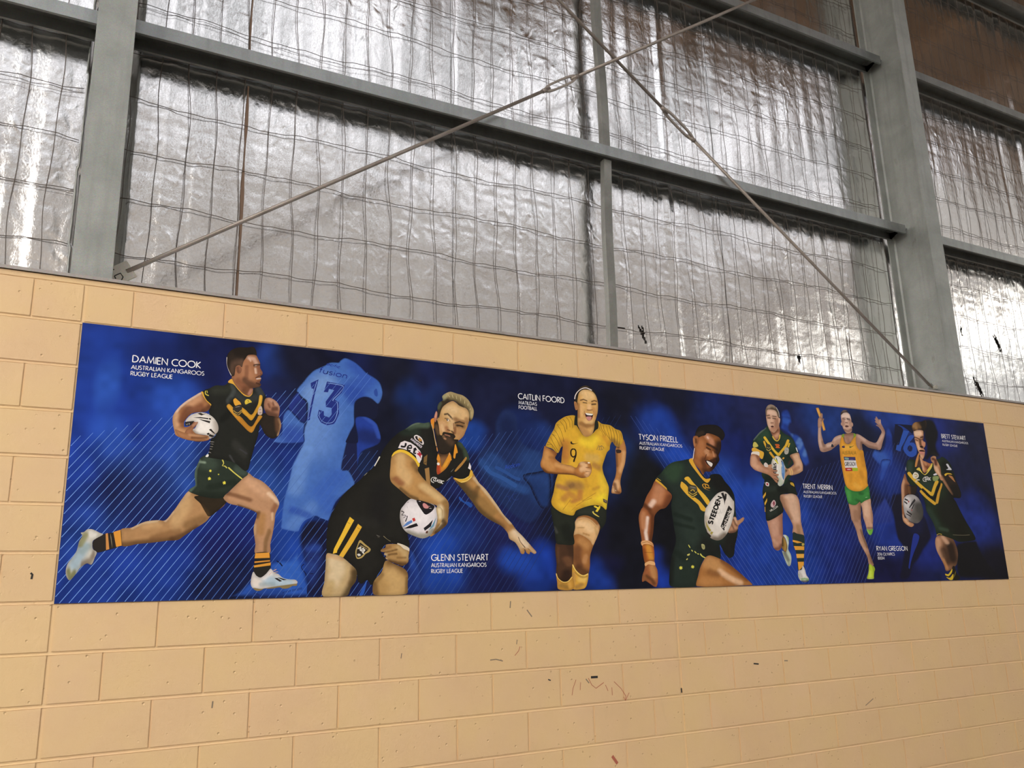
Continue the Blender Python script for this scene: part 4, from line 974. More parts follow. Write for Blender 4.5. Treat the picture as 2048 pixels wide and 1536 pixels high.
('P','ecc23c','1447 675 1461 699 1495 715 1537 705 1579 674 1599 648 1593 630 1572 662 1540 686 1502 701 1468 691'),
('L','e6dcde','1495 751 1517 761 1549 754 1581 735 1603 711 1613 686 1609 666 1598 666 1571 694 1539 712 1504 720 1482 722'),
('P','e6dcde','1579 710 1612 695 1611 678 1598 650 1582 675'),
('P','1f1a1e','1519 750 1515 735 1498 736 1497 727 1520 727 1529 747'),
('P','1f1a1e','1536 721 1557 723 1554 742 1536 739 1528 722 1536 708 1549 708 1549 716 1541 715 1536 722 1541 733 1549 735 1552 729 1536 729'),
('P','1f1a1e','1571 728 1563 701 1578 695 1580 704 1573 702 1581 726'),
('L','1f1a1e','1564 719 1583 714 1585 721 1567 726'),
('L','b42c3a','1582 698 1596 703 1588 716 1603 706 1614 691 1606 691 1606 673 1597 687'),
('P','e4dcdc','1568 788 1583 796 1608 784 1623 758 1617 746 1595 758 1573 773'),
('P','2a2526','1575 787 1584 790 1604 780 1615 757 1613 752 1598 760 1579 774'),
('P','b98a4a','1589 782 1603 780 1614 768 1598 764'),
('P','d8ccc0','1587 789 1598 783 1591 774'),
('T','d0c8d2','KANGAROOS',[1550,769,1607,729,1557,777],0.275,0),
('P','e4dcde','1511 428 1548 464 1586 458 1642 449 1680 436 1695 404 1696 362 1683 323 1659 285 1617 268 1569 280 1528 299 1505 327 1494 368 1497 406',[('f0eaea',0.8,61,41,'1569 401 1603 370'),('9a9684',0.9,18,18,'1539 293 1586 278 1638 278 1669 304'),('c0b8b0',0.7,15,15,'1501 400 1498 358 1511 321')]),
('P','221e20','1582 456 1621 455 1680 434 1670 408 1638 388 1622 394'),
('P','cf8e8c','1616 439 1624 446 1642 436 1649 422 1635 418 1622 423'),
('L','d8d0d0','1650 420 1655 419 1662 418 1666 419 1662 421 1655 421'),
('L','e0d8d8','1593 454 1597 453 1603 452 1607 453 1603 455 1597 455'),
('L','cf9a98','1642 432 1646 430 1654 428 1659 429 1654 431 1647 432'),
('L','5b84c4','1507 323 1532 348 1556 359 1561 348 1532 331'),
('L','211d20','1515 315 1545 331 1583 344 1592 330 1552 318'),
('L','c23a34','1559 366 1572 371 1578 357 1566 350'),
('L','222022','1621 319 1648 339 1673 363 1661 328 1628 306'),
('L','6f98ae','1648 308 1673 345 1691 375 1678 329'),
('L','5a3428','1635 304 1646 306 1644 294 1632 293'),
('P','3a3236','1500 400 1512 396 1502 382 1522 380 1510 366 1531 377 1521 352 1526 350 1535 379 1512 371 1527 382 1507 385 1517 397 1502 405'),
('L','6a6266','1531 445 1535 445 1539 447 1541 450 1538 450 1533 447'),
('L','a89ea0','1531 429 1531 425 1532 420 1533 416 1533 420 1533 425'),
('P','c9a26a','1691 420 1713 428 1728 408 1726 375 1711 339 1673 291 1666 289 1690 333 1698 368',[('e8d6ac',0.85,14,14,'1708 417 1713 378'),('8a6840',0.8,11,11,'1704 333 1676 297')]),
('P','c3965e','1708 909 1719 942 1751 974 1791 993 1828 972 1868 959 1883 939 1886 907 1876 866 1862 833 1849 806 1820 780 1791 763 1763 756 1724 772 1696 796 1683 834 1681 865 1697 887',[('d9b480',0.9,44,44,'1759 945 1807 943 1850 920'),('dcb886',0.85,21,21,'1776 909 1784 873 1775 846'),('d4a678',0.8,26,18,'1727 863 1733 838'),('8a6240',0.8,18,12,'1804 895 1821 886 1850 883'),('b4855a',0.7,26,26,'1820 828 1834 818'),('a06a44',0.8,12,12,'1752 844 1758 829'),('9a7048',0.7,12,12,'1867 900 1875 879'),('6a4a30',0.7,8,8,'1801 847 1800 821'),('33241a',0.9,5,5,'1742 917 1759 921 1773 909 1785 895'),('6a4a34',0.9,2,3,'1742 895 1759 895 1773 882'),('7a5636',0.8,15,15,'1809 865 1832 864 1849 861'),('33241a',0.9,5,5,'1812 862 1835 860 1846 858'),('d8b484',0.5,11,7,'1778 893 1781 851'),('8a5c3c',0.7,6,9,'1801 842 1797 821'),('e0bc8c',0.6,8,8,'1725 855 1733 830'),('e4c494',0.6,22,15,'1765 953 1802 943'),('33261a',0.9,4,4,'1801 875 1827 883 1855 876'),('2a1e16',0.9,3,3,'1818 862 1838 859'),('b09070',0.9,1,1,'1821 857 1838 855'),('5c3a28',0.9,5,3,'1759 835 1771 831'),('4a2e20',0.9,5,5,'1782 828 1792 819'),('8a5c3e',0.9,3,2,'1792 873 1793 842')],1.6),
('P','302820','1683 871 1697 883 1708 849 1713 808 1724 803 1733 821 1758 820 1792 815 1803 800 1794 787 1820 785 1811 769 1800 759 1791 739 1768 713 1735 702 1707 711 1696 757 1688 809 1681 839',[('6a5038',0.8,12,12,'1694 848 1705 815'),('8a6a4a',0.8,7,7,'1733 798 1744 786'),('5a4432',0.7,18,18,'1763 782 1780 767')]),
('P','9a6a52','1740 805 1757 802 1771 798 1773 804 1759 808 1742 811'),
('L','b48260','1734 785 1748 781 1751 787 1737 791'),
('L','3a2a20','1744 802 1749 800 1758 798 1763 798 1758 800 1750 802'),
('P','3c3326','1704 904 1700 953 1711 978 1731 993 1728 1012 1740 1026 1763 1039 1780 1043 1817 1035 1851 1028 1880 1008 1897 983 1911 957 1912 935 1905 908 1893 890 1883 896 1885 928 1874 958 1851 963 1822 974 1802 994 1776 993 1751 975 1731 956 1719 931 1708 893',[('c2ac7c',0.95,18,18,'1737 1018 1760 1032 1780 1038 1823 1029 1863 1012 1889 985 1906 951 1905 919'),('8a7a54',0.85,18,18,'1779 1016 1822 1009 1860 991 1885 960'),('5a6450',0.7,9,9,'1705 949 1717 976'),('9aa07a',0.6,12,12,'1734 1004 1745 1018')]),
('L','d8c898','1760 1030 1763 1024 1769 1015 1774 1010 1771 1016 1764 1025'),
('L','d8c898','1782 1032 1785 1025 1789 1013 1794 1007 1791 1014 1787 1026'),
('L','d8c898','1808 1027 1809 1020 1811 1009 1814 1003 1813 1010 1811 1020'),
('L','d8c898','1834 1023 1834 1015 1835 1002 1837 994 1837 1002 1836 1015'),
('L','d8c898','1860 1007 1859 1000 1858 989 1860 982 1861 989 1861 1000'),
('L','d8c898','1880 990 1878 984 1877 976 1877 970 1879 976 1880 984'),
('L','d8c898','1894 964 1891 960 1889 954 1888 950 1891 953 1893 959'),
('P','c48468','1694 931 1700 917 1695 887 1687 870 1680 889 1686 916',[('e0a890',0.7,6,6,'1693 924 1688 900')]),
('P','ddd0c0','1750 891 1761 892 1767 885 1758 880'),
('P','2a201a','1751 891 1758 891 1759 883 1753 885'),
]),
('printed_yellow_shirt_player', 'printed laughing woman running in a yellow number 9 shirt', [
('P','bf8248','2886 857 2905 815 2907 779 2906 771 2894 713 2872 660 2858 623 2852 590 2857 546 2843 530 2805 531 2787 534 2789 555 2802 597 2819 628 2829 670 2830 770 2838 804',[('dca870',0.85,15,15,'2891 774 2883 718 2858 666'),('7a5030',0.85,12,12,'2835 761 2834 695'),('e0b484',0.85,21,15,'2827 598 2829 574 2806 550'),('3a2a20',0.8,12,12,'2846 817 2852 805'),('6a4028',0.8,12,9,'2812 586 2820 544 2841 536')]),
('P','3a2c26','2834 787 2855 791 2872 785 2867 772 2839 769'),
('L','f0dcc8','2812 553 2813 550 2817 546 2820 544 2819 548 2815 551'),
('L','ecd0b8','2796 576 2796 574 2798 571 2800 569 2800 571 2798 575'),
('P','4a3222','2403 252 2517 249 2508 135 2496 64 2454 41 2421 44 2395 82 2399 136',[('6e4a30',0.8,29,14,'2466 163 2485 135'),('2a1c14',0.85,31,21,'2463 86 2448 54'),('5c3e28',0.7,12,12,'2410 219 2407 150'),('3a281c',0.7,25,16,'2490 235 2501 191')]),
('P','a36d3c','2528 360 2545 388 2573 399 2607 402 2641 393 2675 373 2695 342 2689 316 2669 276 2638 224 2619 177 2614 121 2599 76 2565 68 2523 91 2507 124 2511 191 2515 289',[('bd8850',0.85,25,25,'2565 258 2598 236'),('6a4228',0.85,28,28,'2539 213 2533 163 2545 129'),('c48e5c',0.8,15,15,'2591 174 2579 149'),('52331f',0.85,28,28,'2537 105 2583 85'),('d8ac78',0.7,9,6,'2684 347 2674 304')]),
('P','dfb27c','2528 362 2548 384 2589 392 2633 380 2670 352 2687 324 2675 290 2657 259 2641 237 2626 258 2594 281 2550 297 2520 292 2516 280 2524 325',[('ecc896',0.8,33,16,'2563 354 2604 349 2630 321'),('b88a54',0.8,7,3,'2545 331 2586 335'),('a8763e',0.8,5,5,'2581 302 2618 292'),('c49a64',0.7,9,9,'2662 333 2670 299')]),
('P','b88c58','2554 373 2599 383 2639 366 2672 335 2673 336 2640 368 2599 384 2554 375'),
('P','262a22','2381 462 2406 437 2452 413 2518 403 2540 427 2593 449 2663 462 2704 459 2744 438 2744 421 2734 363 2694 320 2697 345 2673 376 2634 396 2600 402 2559 396 2531 377 2528 331 2516 294 2515 241 2437 240 2403 248 2392 330 2377 413',[('181a16',0.7,37,25,'2468 330 2485 274'),('33382f',0.7,31,31,'2574 427 2643 428'),('4a4c46',0.7,9,9,'2395 330 2407 307')]),
('P','e6cf5c','2647 423 2657 426 2658 418 2694 396 2683 397 2656 410'),
('L','e8cc3c','2659 456 2669 458 2690 449 2695 457 2705 456 2701 444 2682 422 2668 426 2682 442 2662 450'),
('P','d9a440','2501 134 2513 105 2542 80 2568 68 2602 83 2589 24 2568 2 2495 3 2494 67',[('e8c068',0.8,21,15,'2547 52 2574 52'),('9a7440',0.8,21,10,'2552 24 2525 14'),('b88a50',0.7,16,12,'2505 80 2499 25')]),
('P','c8923c','2393 90 2402 60 2434 40 2467 42 2496 67 2501 2 2406 2 2398 41',[('8a6a34',0.8,19,12,'2427 21 2459 13'),('dda850',0.7,12,12,'2474 40 2479 15')]),
('P','efd070','2499 130 2514 103 2540 79 2568 69 2601 78 2599 83 2569 74 2544 83 2519 106 2505 132'),
('P','e8c668','2392 84 2402 60 2433 38 2468 40 2497 64 2493 67 2466 44 2435 42 2406 62 2397 85'),
('P','9c7a38','2511 90 2541 67 2571 59 2596 68 2595 71 2571 61 2542 70 2514 92'),
('P','e0ae36','2505 965 2561 970 2552 918 2565 916 2579 901 2615 856 2665 867 2706 904 2718 920 2716 951 2744 937 2802 932 2838 913 2877 900 2890 851 2876 823 2853 806 2831 811 2811 834 2794 812 2789 787 2770 770 2749 727 2732 684 2737 645 2753 607 2769 566 2764 525 2752 474 2742 437 2715 455 2662 461 2603 450 2540 427 2518 400 2452 411 2406 434 2384 456 2381 479 2397 525 2413 588 2428 624 2451 677 2460 736 2469 787 2455 778 2434 747 2398 770 2358 781 2369 808 2391 847 2416 884 2431 918 2463 944',[('f2cf3a',0.85,40,27,'2613 822 2658 810 2685 842'),('efc93c',0.85,37,28,'2732 624 2739 556 2700 496 2628 474'),('f4d838',0.8,25,19,'2699 494 2736 512 2743 460'),('c08038',0.85,37,28,'2487 806 2481 741'),('c4823c',0.8,25,25,'2482 766 2483 707'),('c08440',0.8,19,19,'2527 506 2497 520 2459 490'),('9a7044',0.8,37,28,'2506 569 2568 565'),('6e5038',0.6,15,15,'2510 563 2524 569'),('a8744a',0.85,22,14,'2432 560 2478 548'),('b8793e',0.85,21,10,'2573 536 2564 493 2522 477'),('b27e44',0.8,19,19,'2676 690 2703 677'),('cf9a34',0.7,12,12,'2612 608 2623 567'),('d8b060',0.7,25,25,'2633 733 2696 730'),('efc440',0.7,22,22,'2440 452 2499 419'),('c89238',0.7,12,9,'2664 551 2697 564'),('d09034',0.6,16,12,'2754 861 2784 818'),('edbe40',0.6,19,19,'2446 872 2417 825'),('9a7038',0.8,25,19,'2818 838 2846 812')]),
('P','b8862e','2585 480 2631 505 2678 530 2676 532 2629 507 2583 483'),
('P','b8862e','2542 453 2595 481 2648 499 2647 502 2594 483 2541 456'),
('P','b8862e','2454 429 2489 467 2507 487 2504 489 2487 468 2451 431'),
('L','b8862e','2499 419 2512 428 2530 442 2541 452 2529 444 2510 429'),
('P','6a5020','2433 909 2456 884 2471 843 2476 814 2479 815 2473 844 2458 885 2435 910'),
('P','6a5020','2455 931 2481 903 2489 871 2492 872 2483 904 2457 932'),
('P','6a5020','2476 945 2495 922 2500 887 2503 887 2498 923 2478 946'),
('P','6a5020','2415 881 2437 853 2456 813 2468 790 2471 791 2458 814 2439 854 2417 882'),
('P','6a5020','2397 856 2426 828 2448 786 2450 787 2428 830 2399 857'),
('P','6a5020','2389 835 2411 795 2440 756 2442 757 2413 796 2391 836'),
('P','6a5020','2370 807 2398 791 2426 752 2428 753 2399 793 2371 809'),
('P','6a5020','2497 958 2517 936 2522 900 2524 901 2519 937 2499 959'),
('P','6a5020','2522 963 2538 937 2539 899 2541 899 2540 938 2524 964'),
('L','6a5020','2431 912 2437 910 2448 908 2454 908 2448 910 2438 912'),
('L','6a5020','2396 853 2405 850 2421 846 2431 844 2422 847 2406 852'),
('P','6a5020','2362 789 2395 792 2400 774 2402 775 2396 794 2362 791'),
('P','705424','2732 936 2741 903 2768 868 2770 869 2744 904 2735 937'),
('P','705424','2750 931 2759 895 2789 851 2791 852 2761 896 2753 932'),
('P','705424','2772 927 2784 887 2795 842 2798 843 2786 888 2774 927'),
('P','705424','2793 928 2805 883 2806 840 2809 840 2808 883 2796 929'),
('P','705424','2815 917 2826 872 2823 826 2826 826 2829 872 2817 918'),
('P','705424','2836 909 2848 867 2841 818 2844 818 2851 868 2839 910'),
('P','705424','2858 902 2866 859 2855 813 2858 813 2868 859 2860 902'),
('L','705424','2735 903 2739 891 2748 873 2754 861 2750 873 2741 892'),
('L','705424','2725 921 2726 912 2728 899 2731 890 2730 899 2728 912'),
('L','705424','2873 894 2874 881 2878 863 2881 851 2880 863 2877 882'),
('P','22261f','2561 971 2579 966 2575 922 2585 896 2612 864 2617 857 2579 898 2567 914 2552 917'),
('P','22261f','2696 957 2717 947 2716 909 2688 891 2667 867 2669 877 2685 903'),
('P','2a2418','2521 815 2530 819 2533 810 2549 808 2575 814 2542 803 2525 804'),
('P','2a2018','2536 780 2522 772 2516 754 2520 735 2537 726 2554 737 2560 754 2556 773 2543 780 2538 774 2548 769 2551 753 2546 740 2537 734 2528 739 2525 755 2529 768 2541 774'),
('P','2a2018','2550 754 2548 736 2540 722 2533 704 2542 702 2549 719 2557 735 2559 754'),
('P','6e6650','2700 780 2715 806 2715 783 2719 784 2715 809 2698 781'),
('P','6e6650','2718 797 2736 804 2748 790 2751 792 2737 807 2717 800'),
('L','6e6650','2724 787 2730 785 2740 784 2746 785 2740 787 2731 788'),
('L','6e6650','2733 809 2730 802 2728 791 2728 784 2731 791 2733 802'),
('L','6e6650','2703 780 2713 779 2731 780 2742 781 2731 782 2714 781'),
('L','5a4a3a','2724 500 2753 489 2749 471 2726 480'),
('L','b8a898','2731 490 2735 487 2741 484 2746 483 2743 486 2736 489'),
('P','b97b40','2348 782 2364 774 2401 762 2428 744 2415 716 2458 689 2519 680 2553 670 2575 699 2610 708 2645 704 2655 686 2658 666 2650 639 2630 620 2584 612 2537 625 2482 628 2398 628 2348 634 2322 662 2319 685 2332 720',[('cf9656',0.85,25,25,'2363 736 2351 692 2390 668'),('d8a264',0.8,15,15,'2424 681 2484 667 2525 663'),('6a4020',0.9,14,10,'2329 651 2358 632 2415 627 2489 628 2537 624'),('e8bc8c',0.9,15,15,'2589 698 2616 684 2587 660'),('e6b888',0.85,16,12,'2614 658 2639 656 2620 629'),('8a5630',0.8,16,12,'2400 759 2420 739'),('9a6434',0.8,12,12,'2544 634 2571 621 2605 616'),('a06a38',0.7,9,9,'2379 720 2412 719')]),
('L','7a4c2a','2610 696 2618 696 2630 697 2638 700 2630 700 2617 698'),
('L','7a4c2a','2612 675 2622 673 2639 673 2650 674 2640 676 2623 676'),
('L','7a4c2a','2607 652 2619 650 2637 650 2649 651 2637 652 2619 653'),
('L','7a4c2a','2606 631 2613 630 2623 629 2630 631 2624 632 2613 632'),
('P','f2e4d0','2631 704 2645 705 2647 699 2634 698'),
('P','2b241d','2559 1039 2563 1092 2587 1127 2613 1148 2642 1158 2678 1151 2705 1126 2718 1096 2720 1065 2704 1104 2676 1128 2630 1133 2597 1113 2586 1078 2583 1053 2579 1001 2572 1001 2562 1030',[('5a4a34',0.6,12,9,'2598 1141 2649 1153')]),
('P','d5a562','2580 1053 2585 1081 2597 1113 2630 1133 2677 1131 2704 1113 2718 1086 2723 1050 2718 1006 2705 968 2694 943 2687 903 2665 865 2618 854 2585 896 2575 925 2579 1001',[('ecc68c',0.85,33,25,'2629 1116 2675 1101 2645 1086'),('e8b878',0.8,22,22,'2610 1022 2605 991'),('a06a3c',0.75,12,12,'2586 1038 2584 971'),('8a5c34',0.8,21,15,'2601 927 2636 917 2679 930'),('b88450',0.7,25,19,'2599 897 2633 869'),('ecc08a',0.8,16,12,'2660 1038 2660 1023'),('c08850',0.7,12,12,'2692 1022 2704 980'),('e6bc80',0.8,21,15,'2637 945 2666 944'),('5c3a22',0.9,4,4,'2602 1066 2623 1073 2646 1066'),('5c3a22',0.9,4,4,'2680 1065 2698 1072 2714 1069'),('3c2618',0.9,3,3,'2619 1054 2645 1053'),('3c2618',0.9,3,5,'2679 1048 2708 1052'),('8a5230',0.9,3,3,'2645 1012 2659 1011 2681 1015'),('b07c4a',0.9,3,2,'2626 1002 2622 980'),('b07c4a',0.9,3,2,'2689 1010 2693 986')],1.8),
('P','ece2de','2565 1070 2571 1091 2588 1115 2617 1135 2648 1141 2683 1131 2685 1135 2649 1146 2615 1139 2585 1118 2566 1093 2560 1070'),
('P','c98e5a','2558 1054 2574 1050 2580 1013 2567 1005 2560 1024',[('8a5a34',0.7,5,5,'2567 1043 2571 1016')]),
('P','34181a','2629 990 2654 993 2685 990 2680 972 2666 955 2650 951 2637 966'),
('P','f2ece2','2633 992 2658 992 2684 990 2675 982 2643 982'),
('P','c98a86','2636 969 2657 974 2673 972 2664 954 2649 952'),
('P','c07a5a','2626 989 2634 964 2649 948 2669 952 2684 973 2681 975 2667 954 2651 951 2636 965 2629 990'),
]),
('printed_laughing_player', 'printed laughing player in green and gold holding a lettered ball', [
('P','25302a','3381 761 3320 749 3251 735 3199 707 3156 666 3116 630 3150 599 3192 569 3228 532 3214 475 3215 435 3224 338 3232 283 3224 242 3186 161 3166 77 3170 2 3364 0 3379 64 3403 115 3444 167 3491 175 3563 159 3567 243 3587 208 3611 177 3638 162 3673 180 3689 237 3724 330 3719 446 3720 543 3697 590 3654 632 3615 675 3544 672 3517 645 3486 659 3431 707 3402 742',[('334b34',0.75,56,42,'3206 686 3271 707 3243 652'),('161412',0.9,94,70,'3596 630 3652 577'),('1c1a17',0.9,70,53,'3666 283 3634 212'),('1b1c19',0.85,75,56,'3508 212 3452 247'),('2e3b33',0.7,56,42,'3332 403 3365 281'),('16201a',0.7,19,14,'3244 418 3354 392'),('16201a',0.7,14,11,'3231 366 3371 340'),('18221c',0.6,28,21,'3224 195 3287 160'),('232e26',0.6,35,35,'3279 76 3343 58'),('1a1c1a',0.8,28,21,'3186 161 3165 27')]),
('P','a3623a','3109 619 3150 594 3191 564 3225 532 3207 493 3169 457 3129 447 3087 412 3076 364 3066 309 3053 262 3064 242 3062 161 3067 121 3080 95 3078 35 3066 4 3049 4 3021 20 2989 37 2966 33 2970 66 2991 112 2990 162 2980 242 2979 278 2971 345 2970 403 2992 447 3000 453 3036 522 3074 569',[('c88a62',0.85,42,32,'3134 567 3112 507'),('eccbb4',0.9,19,14,'3085 493 3061 468'),('6a3a20',0.85,28,21,'3209 521 3169 464'),('4f2a16',0.85,19,14,'3010 472 3051 445 3062 425'),('f2d8c6',0.95,12,9,'3032 397 3020 349 3012 309 3018 269'),('c4875c',0.8,21,21,'3002 414 3001 346'),('5a3018',0.85,16,16,'3070 412 3059 330 3045 269'),('7a4828',0.7,28,21,'3084 432 3116 454'),('c89058',0.8,23,18,'3045 112 3054 62'),('5a3820',0.85,14,11,'2999 63 3035 42 3050 22'),('8a5a34',0.7,14,11,'2978 63 2989 43')]),
('P','e2ab74','2976 258 3011 266 3044 259 3061 242 3060 230 3014 244 2981 235'),
('P','b3662c','2983 234 3014 244 3060 230 3062 158 3027 152 2992 141',[('dc9a3c',0.85,19,14,'3025 232 3031 195 3041 162'),('8a4a20',0.8,14,11,'2990 212 2994 155')]),
('P','e4b078','2993 135 3027 148 3061 142 3065 125 3046 125 3017 129 2995 119'),
('L','6a3c1c','2985 198 3007 196 3042 195 3065 195 3042 197 3007 198'),
('P','8c5a30','2979 249 3023 256 3059 237 3061 239 3023 258 2978 251'),
('L','dcaa38','3106 616 3114 629 3151 605 3188 576 3192 563 3150 592'),
('L','d8b840','3118 635 3126 628 3141 620 3152 617 3144 623 3129 631'),
('P','92592f','3427 905 3446 906 3465 911 3499 921 3548 933 3590 927 3641 907 3648 866 3638 828 3619 797 3623 768 3598 737 3561 702 3536 689 3498 688 3478 669 3453 701 3411 739 3407 772 3426 802 3425 838',[('c98c6a',0.85,23,18,'3536 912 3567 888 3574 869'),('efcdb8',0.7,8,6,'3540 908 3544 901'),('b5764a',0.85,38,38,'3483 857 3468 804'),('d09a70',0.8,19,14,'3521 814 3529 800'),('241610',0.95,41,33,'3636 866 3616 812 3615 760'),('20130d',0.95,28,21,'3591 759 3562 709'),('5e371f',0.85,28,21,'3497 761 3491 706'),('a8693e',0.7,23,18,'3435 751 3455 723'),('4a2a18',0.8,19,19,'3542 698 3498 688'),('b87a50',0.7,19,14,'3552 794 3581 795'),('23150f',0.9,9,9,'3533 863 3563 854 3609 834'),('2a1810',0.9,5,5,'3526 841 3556 829'),('d09a72',0.9,3,3,'3520 829 3543 819'),('c48a60',0.9,6,4,'3574 817 3580 788'),('3c2012',0.9,8,8,'3553 761 3587 762'),('5a321c',0.9,4,3,'3519 796 3501 762')],2.2),
('P','1d1917','3443 902 3442 921 3460 955 3486 976 3554 989 3626 989 3671 962 3685 929 3664 897 3650 895 3637 911 3590 927 3538 933 3522 918 3498 913 3464 900',[('3a2c22',0.7,19,14,'3461 918 3500 932')]),
('P','a5683e','3422 894 3442 910 3465 904 3464 874 3452 851 3432 833 3422 853',[('4a2a16',0.85,12,9,'3442 887 3442 869'),('c88a60',0.7,8,8,'3428 887 3426 850')]),
('P','f2eae2','3426 831 3417 802 3409 772 3401 754 3405 753 3414 772 3421 801 3430 831'),
('P','27130f','3503 758 3544 760 3570 743 3556 718 3531 726 3511 744'),
('P','e6ded6','3516 756 3543 751 3563 740 3551 721 3531 734'),
('P','8a4c38','3501 754 3511 732 3542 713 3545 716 3514 734 3505 755'),
('P','e0aa38','3376 754 3403 767 3411 744 3435 706 3472 660 3498 643 3536 646 3510 619 3479 632 3428 683 3391 725'),
('P','e6b63c','3329 638 3362 651 3394 619 3441 577 3483 541 3514 504 3498 480 3458 524 3421 568 3392 594 3361 612'),
('P','e2b03a','3295 587 3298 606 3308 619 3350 589 3360 550 3394 529 3433 507 3484 457 3482 466 3473 443 3441 450 3422 482 3388 506 3345 535 3312 566'),
('P','2f3a2c','3322 623 3364 593 3361 611 3340 628'),
('P','35342c','3358 598 3388 601 3420 591 3420 545 3385 524 3352 548',[('6a6450',0.7,14,11,'3373 586 3413 582')]),
('P','d8b848','3354 557 3384 542 3422 559 3419 562 3385 546 3357 560'),
('P','d8b848','3352 544 3383 528 3420 546 3418 549 3383 533 3356 547'),
('P','c8a840','3372 562 3389 570 3400 560 3405 564 3390 575 3369 567'),
('L','b0aca0','3364 591 3378 588 3401 585 3416 584 3402 587 3379 590'),
('P','d29c34','3477 613 3465 604 3474 588 3491 582 3494 587 3479 591 3472 604 3481 610'),
('P','d29c34','3495 611 3486 600 3496 588 3525 585 3526 590 3499 593 3493 601 3500 609'),
('P','d29c34','3480 608 3507 604 3514 595 3520 598 3511 609 3482 614'),
('L','b8882c','3471 584 3487 579 3512 573 3528 570 3513 574 3488 581'),
('P','e2dad0','3618 568 3578 553 3527 512 3492 475 3477 458 3462 405 3462 352 3477 306 3502 280 3547 268 3585 275 3626 304 3670 362 3705 445 3712 508 3704 517 3673 552 3646 569',[('f2ece4',0.8,61,61,'3570 479 3586 407'),('7a6c5c',0.9,28,21,'3511 278 3561 272 3611 300'),('b8aa9a',0.7,19,14,'3474 405 3475 334 3503 292'),('c4b8aa',0.6,19,14,'3697 505 3702 464')]),
('L','262220','3611 558 3631 563 3644 530 3633 484 3630 515'),
('L','262220','3641 557 3658 554 3651 526 3639 508'),
('L','a89b4a','3470 389 3483 359 3508 328 3493 319 3473 352'),
('L','a89b4a','3506 322 3524 318 3509 302 3497 309'),
('L','262220','3461 361 3476 317 3504 295 3494 283 3470 310'),
('T','1f1c1a','STEEDEN',[3519,365,3613,530,3489,373],0.333,0),
('L','2a2623','3665 484 3691 460 3610 326 3585 353'),
('T','e8e2da','Schick',[3615,338,3683,452,3592,344],0.192,0.1),
('P','c4bcb2','3565 449 3586 460 3590 440 3571 435 3566 450 3563 449 3569 432 3593 439 3588 462 3564 451'),
('L','c4bcb2','3593 430 3598 433 3605 438 3608 442 3603 439 3596 434'),
('P','bd8d6c','3671 365 3687 398 3699 413 3717 411 3725 393 3747 399 3773 412 3784 408 3776 391 3733 362 3723 341 3704 321 3665 313 3642 320',[('e0b898',0.8,12,9,'3704 405 3711 380'),('6a4634',0.85,8,6,'3694 398 3709 366 3718 359'),('5a3c2c',0.8,19,14,'3665 315 3709 323'),('6a4634',0.8,7,5,'3672 372 3691 337')]),
('L','d4cf62','3321 243 3322 235 3328 226 3335 221 3334 229 3328 238'),
('L','d4cf62','3341 212 3341 208 3346 202 3352 201 3352 206 3347 211'),
('L','d4cf62','3363 205 3365 199 3372 193 3380 190 3378 196 3370 203'),
('L','d4cf62','3386 192 3386 187 3391 184 3396 183 3396 188 3391 191'),
('P','d4cf62','3404 186 3419 171 3441 162 3445 167 3425 176 3411 190'),
('L','e0da58','3253 119 3256 113 3265 115 3261 108 3267 104 3259 103 3258 96 3252 100 3244 96 3245 103 3237 105 3244 109 3241 115 3249 113'),
('L','e0da58','3343 124 3346 118 3354 119 3350 114 3356 110 3348 108 3347 102 3341 106 3334 102 3335 108 3327 110 3334 114 3331 120 3339 118'),
('P','d8d070','3306 183 3327 190 3322 179 3308 178'),
('P','d8d070','3297 157 3309 162 3307 155 3299 152'),
('P','a8a470','3423 246 3445 241 3446 219 3433 214 3423 224'),
('L','2a3028','3428 234 3431 232 3437 231 3442 231 3439 233 3433 234'),
('L','2a3028','3430 225 3432 223 3437 222 3440 223 3438 224 3433 225'),
('P','ad743e','3444 165 3473 178 3504 175 3562 156 3625 127 3690 85 3756 38 3802 2 3794 -2 3364 -1 3379 61 3402 112',[('c8945c',0.85,56,42,'3464 139 3530 114'),('e6bc94',0.9,23,18,'3550 83 3615 47 3705 11'),('7c4c26',0.8,23,18,'3579 142 3668 92 3756 35'),('8a5a30',0.8,28,21,'3471 80 3525 66'),('c08850',0.7,42,32,'3420 23 3519 14')]),
]),
('printed_passing_player', 'printed player in green and gold running with a ball in both hands', [
('P','c49678','4119 563 4174 570 4215 575 4253 568 4273 546 4281 507 4280 444 4276 387 4285 333 4286 302 4241 309 4190 318 4199 363 4178 410 4142 463 4114 510 4108 535',[('dbb498',0.85,44,26,'4214 544 4222 474 4235 411'),('8a6248',0.7,24,15,'4118 541 4136 485 4182 413'),('a07a54',0.8,20,12,'4245 364 4248 323'),('e0bca0',0.7,20,15,'4168 555 4216 557')]),
('P','bb8a70','3974 393 4023 406 4114 448 4113 409 4103 316 4090 253 4071 218 4044 207 4023 213 4007 231 4002 268 3988 325 3976 385',[('cf9f86',0.8,31,23,'4038 392 4036 315'),('7a4c3c',0.85,17,10,'4027 218 4060 221 4081 242'),('8a5a48',0.6,24,20,'4106 425 4095 316'),('d0a488',0.7,13,10,'4017 273 4039 252')]),
('P','8f6c34','4098 295 4116 284 4128 253 4128 226 4115 196 4091 209 4081 232',[('b8954c',0.7,7,7,'4112 282 4117 242 4106 211'),('2a2a22',0.8,7,5,'4095 289 4091 237')]),
